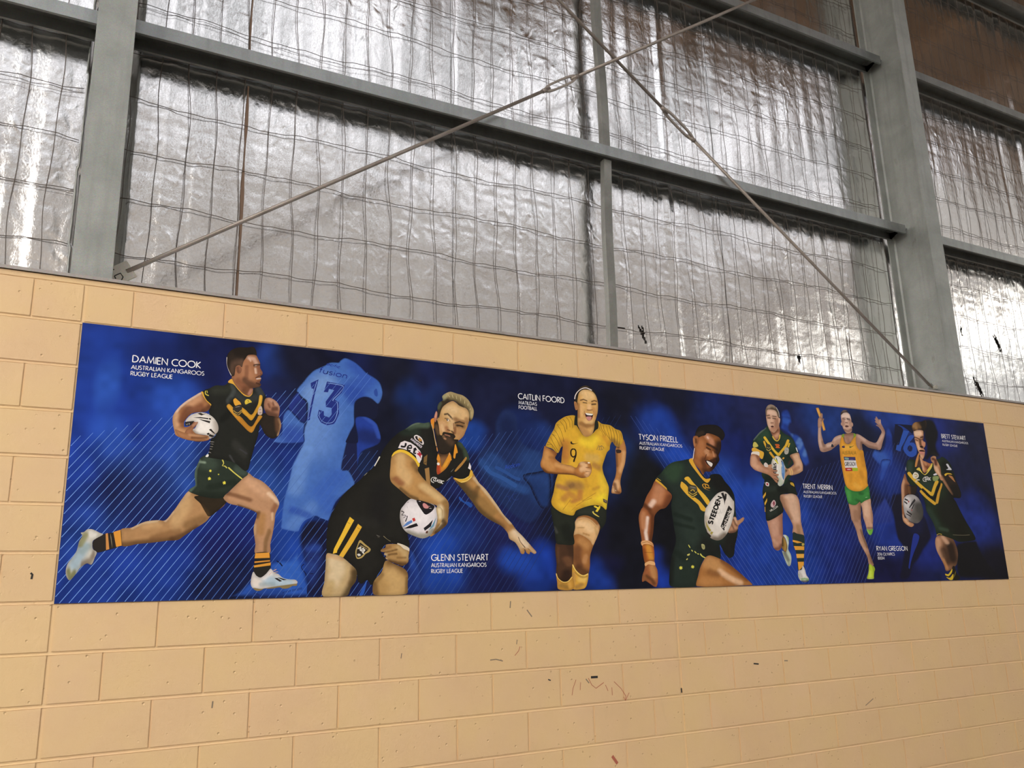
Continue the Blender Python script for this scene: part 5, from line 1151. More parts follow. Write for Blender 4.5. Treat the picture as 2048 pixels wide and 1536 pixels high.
('P','c2cebc','4103 304 4119 307 4135 302 4150 287 4146 253 4136 216 4153 184 4156 156 4145 122 4131 109 4114 117 4097 151 4083 190 4083 206 4111 197 4128 226 4128 253 4120 284',[('7fae5a',0.8,10,10,'4139 290 4144 274'),('e6ece0',0.7,12,7,'4118 300 4137 253'),('6a6a5a',0.85,17,12,'4103 190 4114 169 4126 148'),('8a8c74',0.7,10,7,'4128 137 4129 117')]),
('P','26332d','4193 322 4231 315 4286 306 4291 283 4286 243 4269 163 4262 115 4264 81 4206 81 4205 137 4200 203 4184 242'),
('L','e2a23e','4183 275 4225 269 4269 258 4222 254 4183 263'),
('L','e0a03c','4188 236 4281 234 4276 210 4197 211'),
('L','e6aa46','4202 186 4272 186 4267 160 4203 160'),
('L','e0a03c','4209 136 4263 136 4258 113 4222 88 4208 83'),
('P','b8a850','4263 253 4282 253 4280 240 4262 239'),
('P','e4dfdb','4204 78 4235 87 4249 112 4262 94 4267 76 4274 50 4290 31 4289 18 4264 8 4224 13 4201 38',[('b8b0a8',0.7,13,13,'4213 64 4228 45'),('5f9a48',0.85,12,7,'4229 27 4256 29 4285 23'),('2a2c28',0.9,11,6,'4227 14 4257 12 4279 13'),('6a9a58',0.6,5,4,'4205 58 4212 32')]),
('P','1f251f','3963 587 3988 657 3970 694 4059 673 4113 630 4152 628 4183 665 4231 658 4249 645 4262 594 4267 567 4215 575 4119 563 4108 535 4122 503 4130 463 4114 445 4040 410 3974 394 3969 444 3961 531',[('2c362e',0.7,29,18,'4001 594 4066 603'),('111412',0.7,23,18,'4109 598 4173 594'),('2a342c',0.6,29,23,'4046 455 4002 438')]),
('L','d8a838','3991 578 3987 559 3964 534 3959 546 3972 562'),
('L','e0b040','3995 538 3993 519 3971 490 3968 506'),
('L','c89a34','3967 481 3973 484 3970 450 3964 450'),
('L','8a6420','3969 559 3974 560 3982 563 3987 566 3981 565 3974 562'),
('P','d0b4b4','4023 501 4038 519 4056 528 4068 512 4060 493 4037 479 4023 485'),
('P','8a3a4a','4043 511 4055 521 4059 505 4047 489'),
('L','9a4a58','4029 501 4037 503 4047 508 4054 511 4046 509 4036 505'),
('T','c8c8c0','NRL.COM',[4014,452,4084,484,4008,461],0.265,0),
('P','dcd0cc','3998 641 4024 637 4020 616 3995 621'),
('P','a83a40','4003 635 4017 633 4014 622 4003 624'),
('L','e8e0d8','3985 638 3984 636 3985 635 3987 634 3988 636 3987 638'),
('P','d0a838','4216 647 4242 644 4249 622 4237 626 4219 634'),
('L','1f251f','4224 642 4226 639 4230 636 4234 634 4233 637 4228 641'),
('P','22382a','4064 1016 4033 994 3996 975 3953 940 3918 904 3915 861 3963 854 4005 837 3989 794 3965 774 3999 737 3968 694 3988 657 4074 657 4157 632 4206 666 4237 699 4225 709 4216 741 4262 779 4240 814 4238 830 4280 845 4320 852 4305 893 4289 932 4261 956 4205 976 4171 1000 4167 954 4140 919 4111 934 4089 962',[('2f4c38',0.7,44,35,'3982 939 4037 965'),('13201a',0.75,44,35,'4017 812 4054 765'),('2c4434',0.6,44,26,'4215 950 4263 907'),('15211a',0.7,29,23,'4201 789 4228 823'),('8a9a90',0.6,7,4,'3928 916 3976 958 4042 1001'),('141a16',0.8,31,23,'4012 674 4074 660')]),
('P','e2ae3e','3907 857 3930 863 3971 849 4006 834 3990 794 3972 795 3962 815 3965 835 3906 838'),
('P','e9ded0','3905 834 3964 837 3960 810 3925 819 3894 814'),
('P','bd8766','3894 815 3925 820 3961 809 3966 777 3992 750 4028 735 4040 755 4066 760 4067 734 4109 726 4115 720 4098 711 4108 719 4117 689 4099 681 4115 662 4099 653 4109 644 4089 642 4058 671 4027 690 3965 704 3912 717 3885 738 3877 751 3881 782',[('d8a88a',0.85,29,18,'3912 790 3911 749 3954 723'),('8a563e',0.8,12,12,'3944 805 3958 783'),('8a5a44',0.85,7,4,'4064 714 4108 719'),('7a4a38',0.85,6,5,'4062 695 4117 691'),('6a4030',0.85,6,5,'4076 670 4113 662'),('c89478',0.7,16,12,'3955 725 4017 715')]),
('P','c89872','4238 826 4280 844 4321 849 4330 818 4347 773 4344 737 4341 730 4301 711 4236 695 4201 696 4173 671 4160 651 4172 690 4188 729 4169 751 4175 761 4194 740 4216 741 4263 769 4260 795',[('dfb694',0.85,29,18,'4291 826 4316 785 4306 745'),('8a5c40',0.8,16,16,'4245 814 4262 782'),('6a4434',0.85,5,4,'4175 726 4196 724'),('a06e50',0.7,15,12,'4259 730 4307 751'),('6a4434',0.8,8,5,'4178 719 4197 726')]),
('P','e4b878','4212 735 4222 720 4219 698 4228 699 4231 722 4220 739'),
('P','e4b878','4230 739 4240 721 4235 701 4244 701 4249 723 4238 743'),
('P','3a2c26','4223 790 4242 797 4234 774 4210 760'),
('P','dfdbcf','4075 792 4094 809 4118 819 4143 813 4166 790 4180 758 4184 752 4177 703 4160 648 4140 627 4116 620 4101 634 4113 662 4096 693 4067 737 4057 740 4063 769',[('f0ece4',0.8,27,21,'4113 784 4110 736'),('b8c4b0',0.8,23,18,'4122 662 4131 631'),('c0b8a8',0.7,15,9,'4073 779 4064 743')]),
('P','5f8cc8','4155 791 4173 774 4177 729 4171 696 4158 662 4146 695 4151 754 4156 744',[('8ab0dc',0.7,9,7,'4162 761 4155 712')]),
('L','d8cc50','4091 791 4110 799 4128 769 4120 764'),
('L','4a6a60','4105 810 4117 801 4122 780 4110 796'),
('L','26242a','4087 801 4098 800 4092 791'),
('L','26242a','4151 789 4162 787 4156 778'),
('T','26242a','STEED',[4084,768,4075,702,4105,769],0.312,0),
('L','b07c60','4064 711 4110 714 4111 725 4065 722'),
('L','b07c60','4052 693 4115 687 4120 698 4056 704'),
('L','b07c60','4056 676 4109 657 4117 667 4064 686'),
('L','5a3a2c','4064 711 4076 711 4096 714 4108 717 4095 717 4076 714'),
('L','5a3a2c','4065 688 4079 686 4102 685 4117 685 4102 687 4080 689'),
('L','5a3a2c','4071 665 4082 661 4100 657 4113 656 4101 660 4083 664'),
('P','c09070','4012 741 4035 755 4064 759 4069 750 4041 733'),
('P','d8ccc4','3995 756 4012 770 4031 758 4029 742 4004 741'),
('P','cfa388','4067 1125 4094 1130 4138 1131 4155 1122 4168 1090 4177 1074 4180 1070 4173 1043 4162 1013 4135 981 4099 972 4079 987 4064 1019 4058 1058 4058 1091',[('e4c2aa',0.85,29,18,'4100 1111 4135 1107'),('e2bca2',0.8,20,20,'4079 1047 4079 1020'),('9a6c54',0.8,20,12,'4151 1065 4140 1011'),('b88668',0.7,20,16,'4101 989 4129 997'),('dcb49a',0.8,12,9,'4106 1068 4102 1045'),('5c4232',0.9,5,4,'4066 1084 4089 1090'),('5c4232',0.9,4,4,'4117 1086 4150 1085'),('6a4c3c',0.9,5,5,'4071 1070 4093 1071'),('6a4c3c',0.9,5,5,'4117 1071 4141 1070'),('8a5c48',0.9,4,4,'4095 1038 4117 1040'),('b07866',0.9,4,3,'4094 1002 4117 1004')],2.6),
('P','b57e60','4087 980 4117 973 4162 1013 4169 1020 4166 970 4139 930 4111 934 4093 962',[('7a4c38',0.85,20,12,'4103 969 4146 992'),('cfa080',0.7,15,9,'4131 951 4151 966')]),
('P','75614e','4056 1091 4059 1124 4080 1153 4108 1165 4138 1161 4162 1144 4177 1115 4176 1077 4164 1088 4158 1115 4138 1129 4094 1130 4072 1122 4061 1080',[('a89482',0.8,20,12,'4083 1146 4116 1160 4141 1154'),('544434',0.7,20,16,'4121 1136 4155 1125'),('8a7866',0.7,8,8,'4063 1125 4059 1091')]),
('P','e0dcd6','4157 1147 4175 1116 4177 1083 4180 1084 4178 1117 4160 1148'),
('P','4a2420','4090 1014 4106 1020 4119 1015 4111 1009 4095 1009'),
('P','d8ae94','4171 1076 4183 1072 4176 1047 4167 1041'),
('P','d9b846','4094 946 4109 925 4136 916 4160 934 4172 963 4163 964 4151 936 4136 923 4117 930 4102 950'),
('P','e2bc3c','4015 933 4050 893 4092 847 4128 820 4143 831 4108 857 4067 903 4031 943'),
('P','dcb038','4228 934 4200 894 4153 853 4126 829 4141 820 4169 844 4218 887 4247 929'),
('P','dcaa38','4010 908 4020 880 4038 855 4052 862 4034 886 4024 912'),
('P','d8a436','4052 836 4071 814 4087 800 4101 809 4086 823 4067 844'),
('L','e2bc3c','4240 913 4224 883 4236 881 4253 911'),
('L','d8a43a','4171 798 4186 807 4179 814 4164 805'),
('P','3c3e34','4031 887 4054 894 4072 883 4071 860 4047 846 4032 858'),
('P','c8b050','4030 856 4050 847 4072 860 4069 863 4050 851 4033 859'),
('P','c8b050','4037 869 4055 866 4067 873 4065 875 4055 868 4039 872'),
('P','d06428','4112 896 4146 898 4154 889 4144 883 4155 873 4114 872 4122 882'),
('L','22382a','4119 890 4126 889 4137 889 4145 890 4138 891 4126 891'),
('P','c8bd60','3925 897 3943 899 3962 876 3937 865 3915 870'),
('P','b0aca0','4198 875 4219 881 4233 872 4224 842 4201 833 4189 844'),
('L','5a5a54','4203 864 4208 861 4218 859 4224 859 4219 861 4210 864'),
('P','dfe2e0','4298 882 4306 885 4316 857 4309 855'),
]),
('printed_relay_runner', 'printed relay runner in a yellow singlet raising a baton', [
('P','b88d72','4748 526 4801 516 4866 542 4862 496 4842 386 4845 402 4852 317 4869 272 4882 233 4894 183 4913 132 4918 110 4896 103 4872 111 4865 163 4834 216 4803 272 4787 344 4758 411 4754 409 4750 479',[('8a654c',0.8,21,12,'4857 524 4839 424'),('9a7258',0.7,25,15,'4805 466 4803 409'),('6f523c',0.8,11,6,'4833 345 4857 272 4877 227'),('cfa68a',0.8,10,8,'4788 328 4811 272 4852 205'),('7a5a40',0.7,17,13,'4888 172 4904 127')]),
('P','cfa286','4868 529 4902 545 4967 564 4968 513 4974 455 4964 387 4964 403 4953 352 4920 346 4896 351 4886 388 4873 430 4873 430 4873 496',[('e2bca0',0.8,25,20,'4916 526 4911 454'),('6a5244',0.85,12,7,'4910 360 4948 360'),('a87c62',0.7,12,10,'4967 484 4959 398')]),
('P','74bb42','4894 353 4920 346 4955 355 4952 338 4938 318 4922 311 4909 317 4897 334',[('b8e080',0.6,7,4,'4898 348 4907 320')]),
('P','bcd23a','4873 113 4890 116 4904 105 4918 102 4926 82 4915 63 4906 38 4901 19 4839 19 4836 26 4856 58 4866 89',[('8aaa28',0.7,12,10,'4910 94 4914 71'),('d4e658',0.7,17,10,'4872 66 4870 33')]),
('L','e8ecb0','4841 21 4857 19 4882 19 4898 20 4883 21 4857 21'),
('P','38813c','4732 646 4759 627 4806 611 4868 611 4917 625 4960 651 4971 631 4969 585 4967 564 4911 546 4868 527 4859 538 4810 514 4746 524 4733 569 4724 615',[('4fa04e',0.75,25,15,'4756 607 4754 550'),('235c2c',0.8,17,10,'4870 596 4895 594'),('245c2c',0.8,17,10,'4828 549 4859 538'),('48964a',0.6,17,10,'4918 583 4954 599')]),
('L','c8e0c0','4918 570 4925 570 4937 571 4945 573 4938 573 4925 572'),
('P','ba9480','4762 1000 4711 990 4679 974 4650 946 4612 935 4578 924 4564 967 4559 1010 4574 1063 4602 1101 4599 1106 4585 1093 4591 1120 4592 1138 4580 1142 4571 1122 4548 1102 4539 1081 4535 1037 4526 993 4519 935 4527 881 4541 870 4569 869 4632 886 4676 909 4717 932 4727 918 4751 963',[('d6b4a2',0.85,17,13,'4539 1038 4530 964 4535 910'),('d8b8a6',0.85,17,10,'4668 958 4709 978 4747 987'),('8a6a58',0.8,15,12,'4564 938 4568 912'),('9a7462',0.8,17,10,'4571 883 4643 902 4687 922'),('8a6450',0.8,10,6,'4568 1092 4554 1050'),('e0c4b4',0.7,13,13,'4605 917 4647 928')]),
('P','232838','4652 931 4667 912 4640 909'),
('L','8a8078','4612 911 4615 909 4622 905 4627 904 4623 906 4617 910'),
('P','ba9280','4902 1012 4937 1014 4977 998 5017 980 5049 970 5105 967 5155 1019 5179 1051 5154 1083 5129 1093 5135 1100 5156 1095 5121 1120 5131 1127 5123 1142 5135 1146 5137 1157 5146 1159 5165 1139 5181 1143 5187 1137 5186 1113 5206 1077 5215 1056 5211 1034 5171 965 5140 918 5083 918 5015 926 4959 949 4950 898 4917 902 4894 943',[('d8b6a6',0.85,17,13,'4935 1005 4991 981'),('d6b2a0',0.85,17,13,'5119 968 5183 1027'),('8a6858',0.8,20,13,'4967 947 5025 932 5101 922'),('7a5848',0.85,15,10,'4952 958 4936 915'),('9a7260',0.7,12,10,'5169 1093 5207 1059'),('e6c4b4',0.7,10,7,'5181 1134 5178 1118'),('a88270',0.7,25,20,'4917 974 4917 929')]),
('P','e3a13c','4535 1172 4549 1177 4562 1176 4586 1099 4603 1026 4593 1020 4581 1019 4564 1092',[('f2c06a',0.7,7,4,'4548 1167 4586 1029')]),
('L','3a2a1c','4583 1020 4587 1019 4593 1020 4597 1022 4593 1023 4587 1022'),
('P','ba9078','4542 1090 4559 1112 4575 1128 4582 1142 4592 1129 4585 1105 4602 1101 4584 1087 4570 1051 4535 1037',[('8a6450',0.8,7,5,'4567 1110 4582 1102'),('8a6450',0.8,6,5,'4571 1087 4593 1097')]),
('P','e7a234','4760 996 4772 985 4779 953 4793 941 4814 939 4841 951 4877 991 4901 1005 4894 943 4917 905 4956 901 4960 857 4966 788 4970 745 4960 669 4964 654 4913 623 4868 611 4806 611 4759 627 4736 655 4726 721 4718 821 4718 816 4721 888 4729 933 4745 972',[('f2b848',0.75,33,20,'4780 912 4844 922'),('cc8a2a',0.8,21,17,'4937 871 4940 797'),('cf8c2c',0.75,21,17,'4905 743 4916 714'),('d6942e',0.7,17,13,'4805 724 4793 680'),('d08c2c',0.7,17,10,'4728 874 4722 793'),('f0b44a',0.7,25,20,'4834 653 4872 631')]),
('P','7d9a30','4758 999 4776 1008 4790 1007 4778 984 4763 985'),
('P','7d9a30','4878 1019 4907 1012 4903 1003 4879 986 4868 983'),
('P','b38a74','4788 1007 4875 1022 4877 991 4841 953 4814 941 4794 942 4780 956',[('7a5646',0.8,25,20,'4802 1014 4844 1017 4867 1024'),('9a7260',0.6,17,13,'4812 979 4820 953')]),
('P','3c2a4a','4748 919 4774 925 4772 910 4749 910'),
('L','c8a0a0','4760 918 4764 918 4769 919 4772 921 4769 921 4764 920'),
('P','6a6a2a','4822 921 4830 925 4836 922 4871 932 4837 915 4824 913'),
('T','a8802c','AUSTRALIA',[4740,862,4881,869,4744,885],0.188,0),
('L','3d3768','4751 846 4869 850 4869 826 4754 821'),
('L','e8e4e2','4753 821 4870 826 4874 783 4879 775 4753 769 4752 788'),
('P','7fa8a0','4759 839 4776 842 4800 839 4799 828 4765 828'),
('L','8a80b0','4805 830 4818 830 4838 831 4852 832 4839 833 4818 832'),
('L','b4332e','4753 769 4822 773 4824 750 4755 746'),
('L','a8bc2c','4822 773 4879 775 4879 753 4824 749'),
('T','55525a','GREGSON',[4753,783,4862,788,4758,809],0.178,0),
('L','e8d0d0','4766 758 4778 756 4798 757 4812 760 4799 763 4779 762'),
('P','d2ab96','4776 1143 4802 1160 4836 1166 4864 1156 4874 1127 4876 1101 4887 1091 4885 1073 4871 1063 4871 1048 4863 1030 4832 1017 4803 1020 4785 1040 4775 1066 4764 1071 4765 1086 4773 1092 4772 1119',[('ecd2c4',0.85,29,23,'4799 1145 4833 1148 4857 1137'),('a87e6c',0.75,17,13,'4793 1109 4788 1078'),('b08a78',0.7,17,10,'4860 1107 4862 1072'),('8a6454',0.8,15,9,'4793 1037 4830 1031 4862 1045'),('e6c8b8',0.7,12,10,'4823 1111 4820 1096'),('4a3438',0.9,6,3,'4790 1117 4813 1116'),('4a3438',0.9,6,5,'4833 1119 4859 1115'),('6a4c44',0.9,3,2,'4789 1123 4817 1126'),('6a4c44',0.9,3,2,'4832 1126 4861 1124'),('7a5044',0.9,5,4,'4813 1092 4832 1092'),('e0d4cc',0.9,2,1,'4811 1067 4834 1068'),('c0988a',0.9,4,3,'4809 1053 4834 1055')],2.8),
('P','4a3a34','4772 1143 4779 1161 4801 1178 4823 1183 4843 1180 4853 1166 4837 1167 4802 1160 4783 1147',[('8a7468',0.7,12,7,'4796 1173 4826 1180')]),
('P','5a3430','4802 1066 4820 1073 4842 1067 4827 1060 4810 1059'),
]),
('printed_sidelit_player', 'printed side-lit player in green and gold with raised hand', [
('P','14141a','6071 293 6113 217 6172 136 6242 65 6324 0 5819 2 5793 102 5831 259',[('4a4030',0.7,11,7,'6084 277 6143 196 6208 104 6241 60'),('141416',0.7,88,59,'5877 101 5900 22')],0,30),
('P','8a6248','5626 308 5694 317 5797 294 5828 249 5837 180 5803 107 5756 86 5745 76 5676 61 5661 103 5632 155 5603 207 5598 264',[('cf9e7c',0.9,44,29,'5627 280 5621 217 5648 155'),('241a14',0.95,66,53,'5766 233 5772 154'),('d8ac8c',0.8,26,13,'5691 306 5731 264'),('3a281c',0.8,44,29,'5676 207 5700 128'),('c08858',0.8,19,15,'5661 139 5689 82')]),
('P','1c1a16','5747 84 5775 96 5789 49 5821 7 5743 -2'),
('P','d8b830','5659 43 5695 40 5745 76 5735 50 5692 25 5664 30'),
('P','d4b42e','5666 20 5706 14 5749 40 5736 3 5702 -1'),
('P','2a281e','5662 26 5700 20 5739 38 5735 41 5699 24 5665 30'),
('L','8a7a30','5746 9 5760 24 5779 49 5788 65 5774 50 5755 25'),
('P','22301f','5392 782 5390 712 5407 681 5429 669 5493 668 5512 642 5527 600 5548 547 5552 489 5601 416 5622 364 5629 322 5677 317 5796 291 5876 270 6051 282 6072 298 6042 352 5996 411 5952 481 5904 567 5885 594 5963 596 5981 636 5944 734 5926 805 5909 774 5914 841 5858 889 5810 903 5748 900 5696 847 5602 765 5561 802 5504 809 5500 861 5427 857 5399 817',[('31453a',0.8,32,21,'5441 835 5426 786'),('15140f',0.95,176,117,'5839 474 5905 394'),('141310',0.95,123,82,'5935 695 5915 611'),('1a1c16',0.9,88,59,'5775 526 5790 446'),('2d4034',0.7,51,41,'5566 479 5629 395'),('3a4c3c',0.7,22,13,'5680 364 5752 354'),('16160f',0.9,79,40,'5929 313 6029 298'),('121210',0.9,58,39,'5846 838 5860 789'),('283a2e',0.7,44,35,'5578 682 5641 668')]),
('P','b8a040','5629 314 5655 325 5685 320 5688 324 5655 329 5626 318'),
('P','6a6450','5811 319 5930 317 6008 320 6009 324 5930 320 5812 322'),
('P','a06a44','5371 754 5385 707 5406 676 5381 670 5377 611 5332 589 5304 525 5311 484 5302 442 5343 412 5391 395 5388 382 5358 372 5314 388 5281 416 5283 483 5297 567 5312 662 5343 716',[('d0a07c',0.9,22,18,'5337 705 5315 620 5303 541'),('5a3622',0.85,29,23,'5371 659 5361 611'),('d8a884',0.85,22,18,'5287 442 5318 406 5369 386')]),
('P','2a2018','5380 667 5428 666 5486 671 5452 608 5383 604',[('8a5a34',0.6,22,18,'5387 659 5382 617')]),
('P','b4aeae','5309 552 5340 589 5391 604 5446 600 5489 572 5516 509 5502 446 5444 403 5388 402 5337 422 5307 463',[('3a3a36',0.95,97,48,'5485 519 5476 440'),('dcd8d8',0.8,44,26,'5352 568 5359 527'),('5a5650',0.8,53,35,'5415 455 5399 413')]),
('L','2c2a2c','5334 576 5367 564 5361 556 5328 565'),
('L','2c2a2c','5322 557 5354 542 5348 532 5320 547'),
('L','2c2a2c','5403 549 5441 576 5446 561 5371 506 5363 509'),
('L','2c2a2c','5416 533 5434 544 5401 502 5385 499'),
('L','2c2a2c','5336 490 5386 465 5379 454 5337 477'),
('L','2c2a2c','5323 469 5375 451 5369 444 5326 461'),
('P','a8403c','5362 558 5377 556 5367 545'),
('P','a8403c','5384 496 5396 494 5389 486'),
('P','c89068','5285 437 5324 432 5344 417 5327 412 5387 394 5388 382 5358 372 5314 387 5288 411',[('e6bc98',0.7,15,12,'5299 427 5333 401')]),
('P','2a2018','5768 749 5816 773 5916 760 5943 728 5968 652 5964 602 5880 610 5865 621 5811 679',[('a87a58',0.9,18,12,'5776 749 5827 674 5866 624'),('14120f',0.8,59,35,'5911 666 5917 623')]),
('P','b07848','5864 761 5906 757 5925 728 5930 714 5893 737'),
('P','dcb438','5817 767 5848 779 5894 778 5908 770 5856 770 5827 756'),
('P','dfb33c','5398 754 5449 707 5499 671 5557 635 5620 602 5644 620 5582 653 5525 688 5476 723 5426 769'),
('P','dcae38','5707 718 5667 673 5636 629 5617 611 5645 601 5667 622 5698 666 5737 710'),
('P','d8a836','5507 628 5563 584 5652 535 5672 550 5585 598 5530 641'),
('P','cc9a34','5750 696 5711 635 5667 552 5694 549 5738 631 5777 692'),
('P','15140f','5528 642 5593 598 5658 575 5710 630 5759 697 5736 701 5688 635 5651 590 5611 611 5547 654'),
('P','e2dccc','5453 747 5483 771 5517 760 5516 736 5484 721 5457 728'),
('P','a8924c','5474 750 5496 752 5497 740 5475 737 5475 732 5503 737 5503 756 5475 756'),
('L','d8d4c8','5486 709 5523 711 5524 719 5488 718'),
('L','d8d0c4','5469 705 5473 699 5484 695 5495 695 5490 701 5479 705'),
('T','e8e6e0','CLASSIC',[5583,716,5648,718,5587,734],0.265,0),
('P','e0dcd4','5624 743 5589 741 5561 725 5564 706 5599 705 5601 709 5570 710 5567 724 5591 737 5623 738'),
('P','8a9a60','5679 745 5743 751 5743 732 5709 714 5676 715'),
('P','d8d4dc','5688 762 5731 775 5735 763 5693 754'),
('P','d0d0d6','5855 845 5877 849 5891 830 5911 808 5890 804 5846 805 5874 816'),
('L','d8d8e0','5389 804 5386 795 5384 782 5385 775 5389 783 5391 796'),
('P','b8764e','5561 890 5587 875 5618 857 5670 843 5696 847 5630 798 5599 771 5575 776 5568 812 5562 851',[('e2b28c',0.85,16,11,'5566 871 5576 825 5579 793'),('6a3a22',0.85,22,18,'5613 834 5633 812'),('d89a70',0.7,16,11,'5611 850 5618 834')]),
('P','e3c858','5503 791 5540 807 5557 782 5578 767 5597 761 5617 785 5659 819 5696 846 5684 817 5635 776 5595 754 5572 760 5537 781'),
('P','c98a4c','5560 919 5557 890 5532 849 5510 812 5492 812 5517 868'),
('P','4a3428','5559 903 5559 851 5563 812 5543 807 5514 813 5539 856'),
('P','2a2418','5562 771 5592 759 5629 784 5625 787 5591 763 5567 775'),
('P','121218','5645 1094 5656 1145 5619 1159 5697 1195 5768 1193 5803 1165 5819 1126 5831 1086 5813 1031 5782 982 5788 942 5815 903 5759 880 5693 880 5652 855 5594 862 5601 892 5633 927 5648 994 5633 1039',[('101016',0.8,79,53,'5745 1067 5722 965'),('26241f',0.6,26,18,'5726 915 5763 900')],0,30),
('P','d29c78','5535 1080 5574 1089 5624 1092 5643 1087 5638 1040 5627 1012 5649 1000 5643 974 5619 952 5631 940 5625 913 5609 886 5591 872 5570 887 5563 913 5551 935 5542 964 5535 1000 5532 1033',[('f0ceae',0.9,26,21,'5553 1061 5599 1067'),('5a3626',0.9,16,11,'5593 1017 5589 977 5606 961'),('e8bc98',0.85,21,14,'5552 988 5563 949'),('d08a6c',0.8,16,11,'5622 992 5630 979'),('7a4a34',0.8,21,11,'5633 1039 5633 1019'),('c88a78',0.85,16,11,'5586 918 5610 912'),('e6b894',0.7,13,11,'5576 891 5588 878'),('4a2c1c',0.9,8,5,'5532 1033 5556 1030 5579 1023'),('3a2418',0.9,7,6,'5602 1034 5628 1041'),('5a3c20',0.9,7,5,'5543 1014 5566 1009'),('4a3020',0.9,5,3,'5608 1018 5629 1023'),('d88c80',0.9,9,6,'5572 920 5606 919')],3.0),
('P','5c4228','5537 1078 5522 1092 5522 1112 5538 1133 5566 1148 5608 1155 5649 1161 5692 1171 5693 1130 5663 1088 5642 1060 5643 1087 5605 1094 5574 1089',[('a87c4c',0.85,22,18,'5541 1120 5569 1139 5568 1108'),('17130f',0.95,53,35,'5657 1152 5655 1094'),('8a643c',0.7,21,14,'5592 1130 5609 1115')]),
('P','241310','5577 966 5603 971 5621 962 5615 959 5590 957'),
('P','3a1814','5566 936 5596 941 5630 936 5624 929 5569 928'),
('P','c8946c','5684 883 5696 894 5723 902 5747 898 5748 880 5767 851 5780 818 5780 772 5776 736 5750 751 5720 776 5706 802 5705 845 5688 860',[('e6bc98',0.85,21,14,'5716 825 5739 793 5766 758'),('4a1f18',0.95,16,11,'5707 878 5718 878'),('5a2a20',0.95,19,13,'5736 869 5734 839'),('8a5a40',0.7,11,7,'5770 818 5779 769')]),
('P','c08a64','5750 754 5778 742 5794 724 5764 723'),
]),
]

MARKS = [
 ('ink', 0.0016, [(2.162, -0.282), (2.153, -0.303), (2.13, -0.325)]),
 ('pencil', 0.002, [(2.146, -0.247), (2.142, -0.27)]),
 ('ink', 0.0015, [(2.496, -0.468), (2.475, -0.51), (2.467, -0.544)]),
 ('ink', 0.0014, [(2.524, -0.483), (2.519, -0.522)]),
 ('ink', 0.0018, [(2.574, -0.465), (2.594, -0.501), (2.62, -0.52), (2.672, -0.494)]),
 ('ink', 0.0016, [(2.682, -0.507), (2.697, -0.539)]),
 ('ink', 0.0016, [(2.723, -0.523), (2.723, -0.563)]),
 ('ink', 0.0016, [(2.739, -0.494), (2.782, -0.532), (2.813, -0.574), (2.806, -0.596)]),
 ('ink', 0.0016, [(2.835, -0.558), (2.809, -0.596), (2.796, -0.577)]),
 ('stencil', 0.006, [(2.591, -0.462), (2.635, -0.463)]),
 ('pencil', 0.003, [(2.558, -0.468), (2.578, -0.491)]),
 ('pencil', 0.003, [(2.113, -0.052), (2.109, -0.087)]),
 ('pencil', 0.003, [(2.209, -0.099), (2.238, -0.135)]),
 ('ink', 0.008, [(2.703, -0.867), (2.734, -0.908)]),
 ('pencil', 0.0025, [(1.987, -0.339), (2.021, -0.337), (2.06, -0.348)]),
 ('pencil', 0.002, [(1.51, -0.28), (1.506, -0.304)]),
 ('stencil', 0.003, [(2.324, -0.455), (2.34, -0.461)]),
 ('stencil', 0.004, [(-0.095, 0.119), (-0.088, 0.112), (-0.09, 0.094)]),
 ('pencil', 0.003, [(0.645, -0.431), (0.643, -0.459)]),
 ('stencil', 0.004, [(3.759, -0.461), (3.8, -0.466)]),
 ('pencil', 0.003, [(4.012, -0.459), (4.041, -0.461)]),
 ('stencil', 0.004, [(3.198, -0.56), (3.199, -0.585)]),
 ('pencil', 0.0025, [(4.682, -0.773), (4.761, -0.737)]),
]

